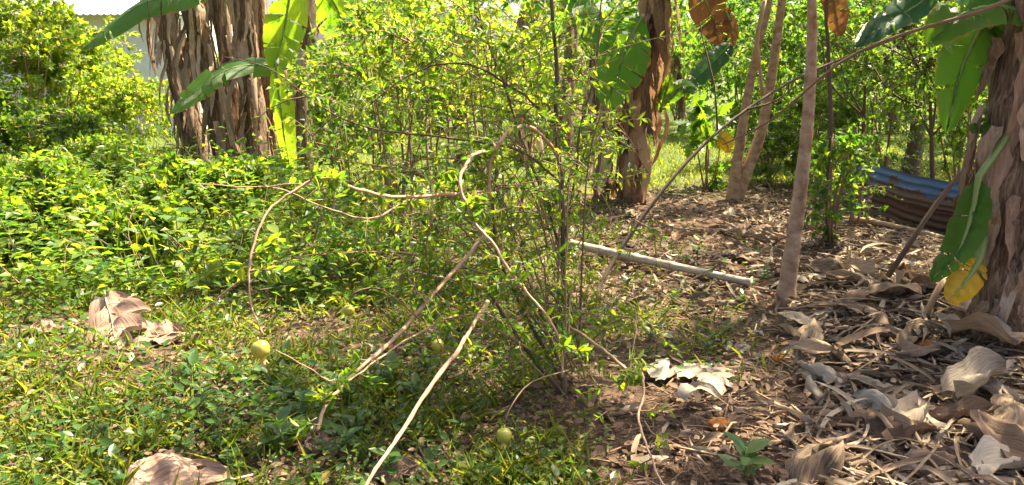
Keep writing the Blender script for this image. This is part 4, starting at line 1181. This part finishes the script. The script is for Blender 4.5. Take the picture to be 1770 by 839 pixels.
for mb in pieces + strips:
    V = np.concatenate(mb.V); raw.append((V, np.concatenate(mb.F4), np.concatenate(mb.UV)))
pieces += [wide_piece(rng.uniform(.2, .34), rng.uniform(.09, .17)) for _ in range(8)]
pmesh = {(k, m): pieces[k].mesh('dry_leaf', M[m]) for k in range(22) for m in ('litter', 'litter_brown', 'litter_grey')}

def litter_density(Pn):
    px, py, f = proj(Pn)
    d = sstep(px - .10 * (py - 600), 1280, 1480) * (.6 + .4 * sstep(px, 1400, 1500))
    d = np.maximum(d, .85 * sstep(px, 1230, 1330) * sstep(-py, -520, -380))
    d = np.maximum(d, .45 * sstep(px, 930, 1080) * sstep(-py, -560, -500))
    d = np.maximum(d, (.08 + .2 * sstep(-py, -560, -500)) * sstep(px, 1050, 1180))
    d *= 1 - .9 * np.exp(-((px - 1195 - .55 * (400 - py)) / 55) ** 2 - ((py - 400) / 55) ** 2)      # trodden bare strip of the path
    d *= 1 - .6 * np.exp(-((px - 1330) / 150) ** 2 - ((py - 700) / 90) ** 2)
    d *= sstep(-f, -11.5, -10)
    return d

def joined(name, Pn, mat, scale, label, lift=.03, ks=range(14), tilt=.30):
    ks = list(ks); groups = rng.choice(ks, len(Pn)); mb = MB()
    for g_ in ks:
        q = Pn[groups == g_]
        if not len(q): continue
        V, F, UV = raw[g_]; m = len(q)
        a = rng.uniform(0, 6.28, m); s = rng.uniform(*scale, m)
        tx, ty = rng.normal(0, tilt, m), rng.normal(0, tilt, m)
        x = (V[None, :, 0] * np.cos(a)[:, None] - V[None, :, 1] * np.sin(a)[:, None]) * s[:, None]
        y = (V[None, :, 0] * np.sin(a)[:, None] + V[None, :, 1] * np.cos(a)[:, None]) * s[:, None]
        z = V[None, :, 2] * s[:, None] + x * tx[:, None] + y * ty[:, None] + rng.uniform(0, lift, m)[:, None]
        W = np.stack([x + q[:, 0:1], y + q[:, 1:2], np.maximum(z + q[:, 2:3], q[:, 2:3] - .01)], -1)
        FF = F[None] + (np.arange(m) * len(V))[:, None, None]
        mb.add(W.reshape(-1, 3), FF.reshape(-1, 4), np.tile(UV, (m, 1)))
    o = mb.build(name, M[mat]); tag(o, label, 'leaf litter', kind='stuff')

Pn = field(40000, None, (2.2, 11)); Pn = Pn[rng.random(len(Pn)) < litter_density(Pn)]
h = rng.permutation(len(Pn)); n1, n2 = int(.45 * len(h)), int(.80 * len(h))
joined('leaf_litter', Pn[h[:n1]], 'litter', (.2, .62), 'thick bed of tan crumpled dry leaf scraps over the right ground')
joined('leaf_litter', Pn[h[n1:n2]], 'litter_brown', (.18, .55), 'red brown dry leaf scraps mixed through the litter along the path')
joined('leaf_litter', Pn[h[n2:]], 'litter_grey', (.2, .6), 'pale grey dry leaf scraps mixed through the litter on the right')
Pn = field(9000, None, (2.2, 9)); px, py, f = proj(Pn); Pn = Pn[rng.random(len(Pn)) < litter_density(Pn) * (.15 + .85 * sstep(px, 1380, 1520))][:1300]
Pn[:, 2] += rng.uniform(0, .03, len(Pn))
joined('shredded_leaf_strips', Pn, 'litter', (.35, .8), 'long shredded strips of dry banana leaf tangled over the heap on the right', .04, range(14, 20), .07)
# crumbs
Pn = field(60000, None, (2.2, 8)); Pn = Pn[rng.random(len(Pn)) < np.maximum(litter_density(Pn), .35)]; n = len(Pn); Pn[:, 2] += .004; a = rng.uniform(0, 6.28, n); l = rng.uniform(.006, .02, n)
mb = MB(); add_leaves(mb, mk(Pn, np.stack([np.cos(a), np.sin(a), rng.normal(0, .3, n)], 1), unit(rng.normal(0, .5, (n, 3)) + [0, 0, 1]), l, l * .6), LEAF2)
o = mb.build('crumbs', M['litter']); tag(o, 'fine crumbs of rotten leaf and bark over the bare soil', 'leaf litter', kind='stuff')
# small fallen leaves everywhere
Pn = field(30000, None, (2.2, 11)); px, py, f = proj(Pn)
Pn = Pn[rng.random(len(Pn)) < np.maximum(litter_density(Pn), .42)]
n = len(Pn); Pn[:, 2] += rng.uniform(.004, .06, n); a = rng.uniform(0, 6.28, n); l = rng.uniform(.02, .065, n)
mb = MB(); add_leaves(mb, mk(Pn, np.stack([np.cos(a), np.sin(a), rng.normal(0, .25, n)], 1), unit(rng.normal(0, .5, (n, 3)) + [0, 0, 1]), l, l * .5), LEAF8)
o = mb.build('fallen_leaves', M['litter_brown']); tag(o, 'small brown fallen leaves strewn over the soil everywhere', 'leaf litter', kind='stuff')
# twigs on the soil
mb = MB(); Pn = field(9000, None, (2.2, 8)); px, py, f = proj(Pn); Pn = Pn[rng.random(len(Pn)) < .25 + .75 * sstep(px, 980, 1150)][:2800]
for q in Pn:
    a = rng.uniform(0, 3.14); L = rng.uniform(.04, .22); d = np.array([math.cos(a), math.sin(a), rng.normal(0, .12)]) * L
    tube(mb, [q + [0, 0, .012], q + d * .5 + rng.normal(0, .015, 3) + [0, 0, .02], q + d + [0, 0, .012]], [.0045 * rng.uniform(.4, 1.3)] * 3, 4, cap=False)
o = mb.build('twig_litter', M['twig']); tag(o, 'thin broken twigs and leaf stalks littering the soil', 'twigs', kind='stuff')

ORD = ['nearest', 'second nearest', 'third nearest', 'fourth nearest', 'fifth nearest', 'sixth nearest', 'seventh nearest', 'eighth nearest', 'ninth nearest', 'tenth nearest', 'eleventh nearest', 'twelfth nearest', 'thirteenth nearest', 'fourteenth nearest', 'fifteenth nearest', 'sixteenth nearest', 'seventeenth nearest', 'eighteenth nearest', 'nineteenth nearest', 'twentieth nearest']
MARK_R = {'coconut': (1392, 583), 'foot of the pole tree': (1357, 520), 'ragged banana leaf': (1190, 660), 'largest orange husk': (1600, 598), 'short tan cut stick': (1592, 555),
          'foot of the right banana plant': (1745, 575), 'lone green seedling': (1285, 812), 'short thick brown stick': (1342, 774), 'big pinkish tan leaf': (1730, 760), 'broad pale grey leaf': (1690, 700),
          'whitish curled leaf': (1420, 665), 'dark leaning stick': (1515, 505), 'branch below the zinc sheet': (1560, 405), 'foot of the twin stemmed tree': (1270, 347),
          'middle of the white pole': (1150, 472), 'right end of the white pole': (1298, 503), 'orange husk crumb': (1345, 620), 'bottom right corner of the photo': (1765, 835),
          'long thin tan stalk': (1540, 765), 'orange brown banana plant': (1090, 352), 'bottom edge below the heap': (1560, 839)}
MARK_L = {'upright fallen leaf': (190, 560), 'sunlit pomegranate': (450, 604), 'bend of the left arching stem': (440, 400), 'foot of the big banana clump': (410, 318), 'small shaded leaf at the left edge': (35, 575),
          'dark narrow leaved plant': (572, 440), 'bush at the left edge': (10, 330), 'clump above the upright leaf': (120, 435), 'clump below the leaning banana stem': (330, 397), 'broad leaved clump': (230, 462), 'lower left corner of the weed patch': (20, 500), 'gap beside the arching stem': (360, 480), 'low fresh green bush': (185, 330), 'cut stump under the arching stem': (550, 370), 'top of the left arching stem': (545, 320),
          'dark herb at the bottom': (492, 780), 'long foreground stem': (690, 750), 'cut end of the shorter foreground stem': (556, 735), 'foot of the pomegranate shrub': (985, 690)}
MARK_L2 = {**MARK_L, **MARK_R}
def name_by_marks(objs, what, marks):
    bk = {}
    for o in objs:
        px, py, _f = proj(tuple(o.location))
        nm = min(marks, key=lambda k: (marks[k][0] - px) ** 2 + (1.6 * (marks[k][1] - py)) ** 2)
        dx, dy = px - marks[nm][0], 1.6 * (py - marks[nm][1])
        w = ('right of' if dx > 0 else 'left of') if abs(dx) > abs(dy) else ('in front of' if dy > 0 else 'behind')
        if nm.endswith('photo') or nm.startswith('bottom edge'): w = 'near'
        bk.setdefault((nm, w), []).append((dx * dx + dy * dy, o))
    for (nm, w), l in bk.items():
        for k, (d, o) in enumerate(sorted(l, key=lambda q: q[0])):
            o['label'] = f'{ORD[min(k, 19)]} {what} {w} the {nm}' if w != 'near' else f'{ORD[min(k, 19)]} {what} to the {nm}'
            if len(o['label'].split()) > 16: o['label'] = o['label'].replace(' the ', ' ')

# individual larger pieces
def put_piece(px, py, mat, s, label, grp, tilt=.25, lift=.03, k=None, rz=None):
    g = G(px, py); k = (rng.integers(0, 14) if rng.random() < .45 else rng.integers(14, 22)) if k is None else k
    o = link('dry_leaf', pmesh[(int(k), mat)])
    o.location = (g.x, g.y, g.z + lift); o.rotation_euler = (rng.normal(0, tilt), rng.normal(0, tilt), rng.uniform(0, 6.28) if rz is None else rz); o.scale = (s, s, s * rng.uniform(.9, 1.4))
    tag(o, label, 'dry leaf', grp)
    if grp: PIECES.setdefault(label, []).append(o)
    return o
PIECES = {}
for mat, word, n in (('litter', 'tan', 44), ('litter_grey', 'pale grey', 40), ('litter_brown', 'red brown', 32)):
    for x, y in scatter_px(n, 1370, 1770, 470, 839, lambda a, b: .3 + .7 * min(1, max(0, (a - 1330 - .15 * (b - 600)) / 200)), .10):
        px, py, _f = proj((x, y, float(gz(x, y))))
        put_piece(px, py, mat, rng.uniform(.6, 1.2), f'large {word} dry leaf', f'large {word} dry leaves in the heap at the bottom right')
for mat, word, n in (('litter', 'tan', 20), ('litter_brown', 'red brown', 26)):
    for x, y in scatter_px(n, 1230, 1700, 370, 480, None, .15):
        px, py, _f = proj((x, y, float(gz(x, y))))
        put_piece(px, py, mat, rng.uniform(.45, .85), f'{word} dry leaf', f'{word} dry leaves around the slender pole tree')
for mat, word, n in (('litter', 'tan', 16), ('litter_brown', 'red brown', 16)):
    for x, y in scatter_px(n, 1000, 1230, 320, 560, None, .15):
        px, py, _f = proj((x, y, float(gz(x, y))))
        put_piece(px, py, mat, rng.uniform(.35, .7), f'{word} dry leaf', f'{word} dry leaves near the white pole')
put_piece(1690, 700, 'litter_grey', 1.25, 'broad pale grey dry leaf lying on top of the heap at the bottom right', None, .1, .07, 14, .3)
put_piece(1730, 760, 'litter', 1.3, 'big pinkish tan dry leaf at the lower right corner of the heap', None, .2, .07, 15, .9)
put_piece(1745, 815, 'litter_brown', 1.2, 'big brown crumpled dry leaf in the bottom right corner', None, .15, .08, 16, 2.0)
put_piece(1420, 665, 'litter_grey', .95, 'whitish curled dry leaf at the left fringe of the heap', None, .15, .04, 17, 2.6)
put_piece(1690, 620, 'litter', 1.6, 'long tan dry leaf stretched across the heap below the right banana plant', None, .1, .08, 18, -.25)
put_piece(1430, 480, 'litter', 1.2, 'tan dry leaf standing on edge right of the slender pole tree', None, .4, .06, 19, 2.2)

for lab_, objs_ in WEEDS.items():
    if len(objs_) > 1: name_by_marks(objs_, WSHORT[lab_.split()[0]] if False else WSHORT[lab_], MARK_L2)
for what_, objs_ in PIECES.items():
    name_by_marks(objs_, what_, MARK_R)

# ragged pale banana leaf lying on the soil in the middle
def ragged_leaf():
    g = np.array(G(1195, 672))
    root = thing('dry_banana_leaf', g, 'ragged pale piece of dry banana leaf in folded strips, right of the drooping stem', 'dry leaf')
    sp = [((1120, 640), (1130, 668), .085), ((1146, 628), (1140, 672), .10), ((1170, 640), (1146, 668), .06), ((1200, 636), (1180, 672), .12), ((1228, 642), (1192, 668), .08),
          ((1262, 650), (1200, 664), .07), ((1270, 662), (1205, 672), .07), ((1268, 674), (1208, 680), .08), ((1250, 690), (1205, 684), .09), ((1240, 698), (1190, 690), .06), ((1200, 704), (1180, 712), .09)]
    for k, (a, b, w) in enumerate(sp):
        A, B = np.array(G(*a)) + [0, 0, .03], np.array(G(*b)) + [0, 0, .045 + .008 * (k % 4)]
        u = np.linspace(0, 1, 7)[:, None]
        pts = A * (1 - u) + B * u + np.array([0, 0, 1]) * (np.sin(u * 3.1) * rng.uniform(.0, .05))
        mb = MB(); ribbon(mb, pts, w * np.array([.7, .95, 1, 1, 1, .95, .6]) * .8, (0, -.3, 1), rng.uniform(-.9, .9), 4, .08, rng.normal(0, .25))
        mb.build('strip', M['litter_grey'], root)
ragged_leaf()

# big fallen lobed leaves
def big_leaf(D, N, base, L, W, label, mat='fallen', lobes=4, depth=.62, curl=.25, sag=.2):
    root = thing('fallen_leaf', tuple(base), label, 'dry leaf', 'large fallen lobed leaves')
    n, c = 57, 13
    t = np.linspace(0, 1, n); env = np.sin(np.pi * np.clip(t, .02, 1) ** .72) ** .8
    x = t * lobes - .15
    notch = np.abs(np.sin(np.pi * x)) ** .45
    half = W * .5 * env * ((1 - depth * t ** .4) + depth * t ** .4 * notch)
    cc = np.linspace(-1, 1, c)
    D, S, N = (v[0] for v in leaf_axes(np.array([D], float), np.array([N], float)))
    V, UV = [], []
    for i in range(n):
        for q in cc:
            s = half[i] * q
            z = curl * half[i] * q * q * (1 + .4 * math.sin(t[i] * 9)) - sag * L * t[i] ** 2 + .012 * math.sin(t[i] * lobes * 6.28 + abs(q) * 3) * abs(q) + rng.normal(0, .0016) + .01 * math.sin(5 * q + 11 * t[i])
            z += .022 * abs(q) * math.cos(2 * math.pi * (t[i] * lobes - .15)) * (L / .4) + .010 * (rng.random() - .5) * abs(q)
            V.append(np.array(base) + D * (t[i] * L + .30 * abs(s)) + S * s + N * z); UV.append((t[i], q))
    i = np.arange(n - 1)[:, None] * c; j = np.arange(c - 1)[None]
    F = np.stack([i + j, i + j + 1, i + c + j + 1, i + c + j], -1).reshape(-1, 4)
    mb = MB(); mb.add(np.array(V), F, UV); mb.build('blade', M[mat], root)
    mb = MB(); V = np.array(V).reshape(n, c, 3)
    mid = V[:, c // 2] + N * .004
    st = np.array(base) - D * .07 + N * .01
    tube(mb, np.vstack([st, mid]), np.linspace(.0055, .0015, n + 1), 6)
    for k in range(1, lobes + 3):
        i0 = int((k - .6) / (lobes + 3) * n); i1 = min(n - 1, i0 + 7)
        for cc_ in (0, c - 1):
            e = V[i1, cc_] * .85 + V[i1, c // 2] * .15
            tube(mb, [V[i0, c // 2] + N * .003, (V[i0, c // 2] + e) / 2 + N * .002, e + N * .003], [.003, .002, .001], 4, cap=False)
    mb.build('vein', M['stem_tan'], root)
b = np.array(P(183, 512, 4.85)); e = np.array(G(205, 616)) + [0, 0, .03]; big_leaf(tuple(e - b), (0, -.7, .7), b, float(np.linalg.norm(e - b)) * 1.0, .43, 'large lobed grey brown leaf propped upright in the weeds at the left', sag=.02, curl=-.12)
g = np.array(G(325, 592)) + [0, 0, .05]; big_leaf((-1, -.15, .02), (.1, -.3, 1), g, .46, .28, 'tan lobed leaf lying flat just right of the upright grey brown one', sag=.05, curl=.15)
g = np.array(G(45, 580)) + [0, 0, .03]; big_leaf((.8, .3, .0), (0, -.3, 1), g, .24, .15, 'small shaded lobed leaf lying at the left edge', sag=.05)
g = np.array(P(405, 842, 2.75)) + [0, 0, .03]; big_leaf((-.86, -.42, .03), (-.1, -.6, .8), g, .46, .40, 'smooth orange brown leaf at the bottom left edge of the photo', lobes=3, depth=.2, sag=.04, curl=-.2)
g = np.array(G(735, 818)) + [0, 0, .03]; big_leaf((-.95, -.35, 0), (0, -.2, 1), g, .26, .16, 'pale tan leaf lying at the bottom centre beside the long foreground stem', lobes=3, depth=.3, sag=.03)
g = np.array(G(560, 795)) + [0, 0, .03]; big_leaf((-.5, .8, .1), (0, -.3, 1), g, .16, .11, 'little tan leaf left of the long foreground stem at the bottom', lobes=3, depth=.3, sag=.03)

# ------------------------------------------------------------------ pole, branches, stone, husks, zinc sheet
pa, pc = np.array(G(985, 441)) + [0, 0, .10], np.array(G(1298, 503)) + [0, 0, .06]
root = thing('bamboo_pole', pa, 'pale whitish bamboo pole lying across the littered path', 'pole')
for k in range(5):
    a, b = pa + (pc - pa) * (k / 5), pa + (pc - pa) * ((k + 1) / 5 - .003)
    mb = MB(); tube(mb, [a, a + (b - a) * .03, a + (b - a) * .08, a + (b - a) * .92, a + (b - a) * .97, b], np.array([.040, .041, .036, .036, .041, .040]) * (1 - .05 * k), 12)
    mb.build('segment', M['bamboo'], root)
stick_thing('fallen_branch', [np.array(G(1470, 385)) + [0, 0, .05], np.array(G(1540, 402)) + [0, 0, .07], np.array(G(1660, 428)) + [0, 0, .05]], .035, 'stem_tan', 'tan fallen branch lying along the foot of the zinc sheet', 'branch', 8)
stick_thing('fallen_branch', [np.array(G(1318, 777)) + [0, 0, .02], np.array(G(1368, 770)) + [0, 0, .025]], .016, 'bark_pole', 'short thick brown stick on bare soil at the lower right', 'stick', 5)
stick_thing('fallen_branch', [np.array(G(1040, 727)) + [0, 0, .02], np.array(G(1105, 718)) + [0, 0, .025]], .014, 'stem_dark', 'short dark stick lying left of the drooping right stem', 'stick', 5)
stick_thing('fallen_branch', [np.array(G(1280, 655)) + [0, 0, .02], np.array(G(1310, 690)) + [0, 0, .03], np.array(G(1385, 722)) + [0, 0, .02]], .006, 'stem_tan', 'thin pale curved stalk on the soil right of the ragged banana leaf', 'stick', 7)
stick_thing('fallen_branch', [np.array(G(1140, 775)) + [0, 0, .02], np.array(G(1190, 788)) + [0, 0, .03], np.array(G(1262, 800)) + [0, 0, .02]], .006, 'stem_tan', 'thin pale stalk lying on the soil at the lower middle right', 'stick', 7)
stick_thing('fallen_branch', [np.array(G(1445, 752)) + [0, 0, .05], np.array(G(1560, 765)) + [0, 0, .06], np.array(G(1640, 800)) + [0, 0, .05]], .007, 'stem_tan', 'long thin tan stalk lying across the heap at the bottom right', 'stick', 7)
stick_thing('fallen_branch', [np.array(G(1345, 542)) + [0, 0, .03], np.array(G(1430, 541)) + [0, 0, .04], np.array(G(1540, 549)) + [0, 0, .03]], .010, 'twig', 'straight grey stick on the litter right of the foot of the pole tree', 'stick', 7)

def lump(name, px, py, rpx, mat, label, cat_, squash=.85, lift=.6, n=300):
    g = np.array(G(px, py + rpx * .6)); R = rpx * g[1] / FPX
    bm = bpy.data.meshes.new(name)
    import bmesh
    b_ = bmesh.new(); bmesh.ops.create_icosphere(b_, subdivisions=3, radius=R)
    ph = rng.uniform(0, 6, 3)
    for v in b_.verts:
        q = v.co / R
        k = 1 + .12 * math.sin(3.1 * q.x + ph[0]) * math.cos(2.7 * q.y + ph[1]) + .07 * math.sin(7 * q.z + 5 * q.x + ph[2]) + rng.normal(0, .025)
        v.co = v.co * k; v.co.z *= squash
    b_.to_mesh(bm); b_.free(); bm.materials.append(M[mat])
    for p_ in bm.polygons: p_.use_smooth = True
    o = link(name, bm); o.location = g + [0, 0, R * lift]; tag(o, label, cat_)
lump('coconut', 1392, 583, 14, 'rock', 'dark round old coconut lying in the litter below the pole tree', 'coconut')
lump('husk', 1345, 620, 12, 'husk', 'rust orange crumb of rotten husk below the dark round coconut', 'husk', .6)
lump('husk', 1600, 598, 22, 'husk', 'largest rust orange husk, in the litter heap below the short tan cut stick', 'husk', .5)
lump('husk', 1245, 722, 26, 'husk', 'flat rust brown husk crumbs on the soil just below the ragged banana leaf', 'husk', .28, .2)
lump('fallen_fruit', 237, 735, 5, 'husk', 'tiny orange fallen fruit in the ground cover at the lower left', 'fruit', .9)

def zinc():
    a, b = np.array(P(1478, 330, 9.0)), np.array(P(1668, 405, 7.35))
    a[2], b[2] = .10, .04
    root = thing('zinc_sheet', (a[0], a[1], 0), 'corrugated zinc sheet fence painted blue above and rusted brown below', 'fence')
    d = b - a; d[2] = 0; d = d / np.linalg.norm(d); nrm = np.array([d[1], -d[0], 0]); nrm = nrm if nrm[0] < 0 else -nrm
    def sheet(u0, u1, h0, h1, off, tilt, bend):
        mb = MB(); nu, nh = 30, 33
        V, UV = [], []
        for i in range(nu):
            u = u0 + (u1 - u0) * i / (nu - 1); base = a + (b - a) * u
            for k in range(nh):
                h = h0 + (h1 - h0) * k / (nh - 1)
                w = .011 * math.sin(h * 2 * math.pi / .075)
                V.append(base + np.array([0, 0, h]) + nrm * (off + w - tilt * (h - h0) + bend * math.sin(u * 5) + .008 * math.sin(u * 13 + h * 9 + off * 50) * math.sin(h * 11 + u * 3) + .015 * max(0, u - .8) * math.sin(h * 20)) + [0, 0, .012 * math.sin(u * 7 + off * 40) + .004 * math.sin(u * 23) - .10 * max(0, .12 - u) * (h - h0) * 8])
                UV.append((u * 2.2, h / .56))
        i = np.arange(nu - 1)[:, None] * nh; j = np.arange(nh - 1)[None]
        F = np.stack([i + j, i + j + 1, i + nh + j + 1, i + nh + j], -1).reshape(-1, 4)
        mb.add(V, F, UV); return mb
    sheet(-.08, 1.1, .19, .46, .03, .45, .01).build('upper_sheet', M['zinc'], root)
    sheet(.18, 1.1, -.06, .27, 0, .05, .01).build('lower_sheet', M['zinc'], root)
    for u in (.04, .5, 1.02):
        q = a + (b - a) * u - nrm * .04; q[2] = -.1
        mb = MB(); tube(mb, [q, q + [0, 0, .50]], .03, 7, .08); mb.build('post', M['bark_pole'], root)
zinc()
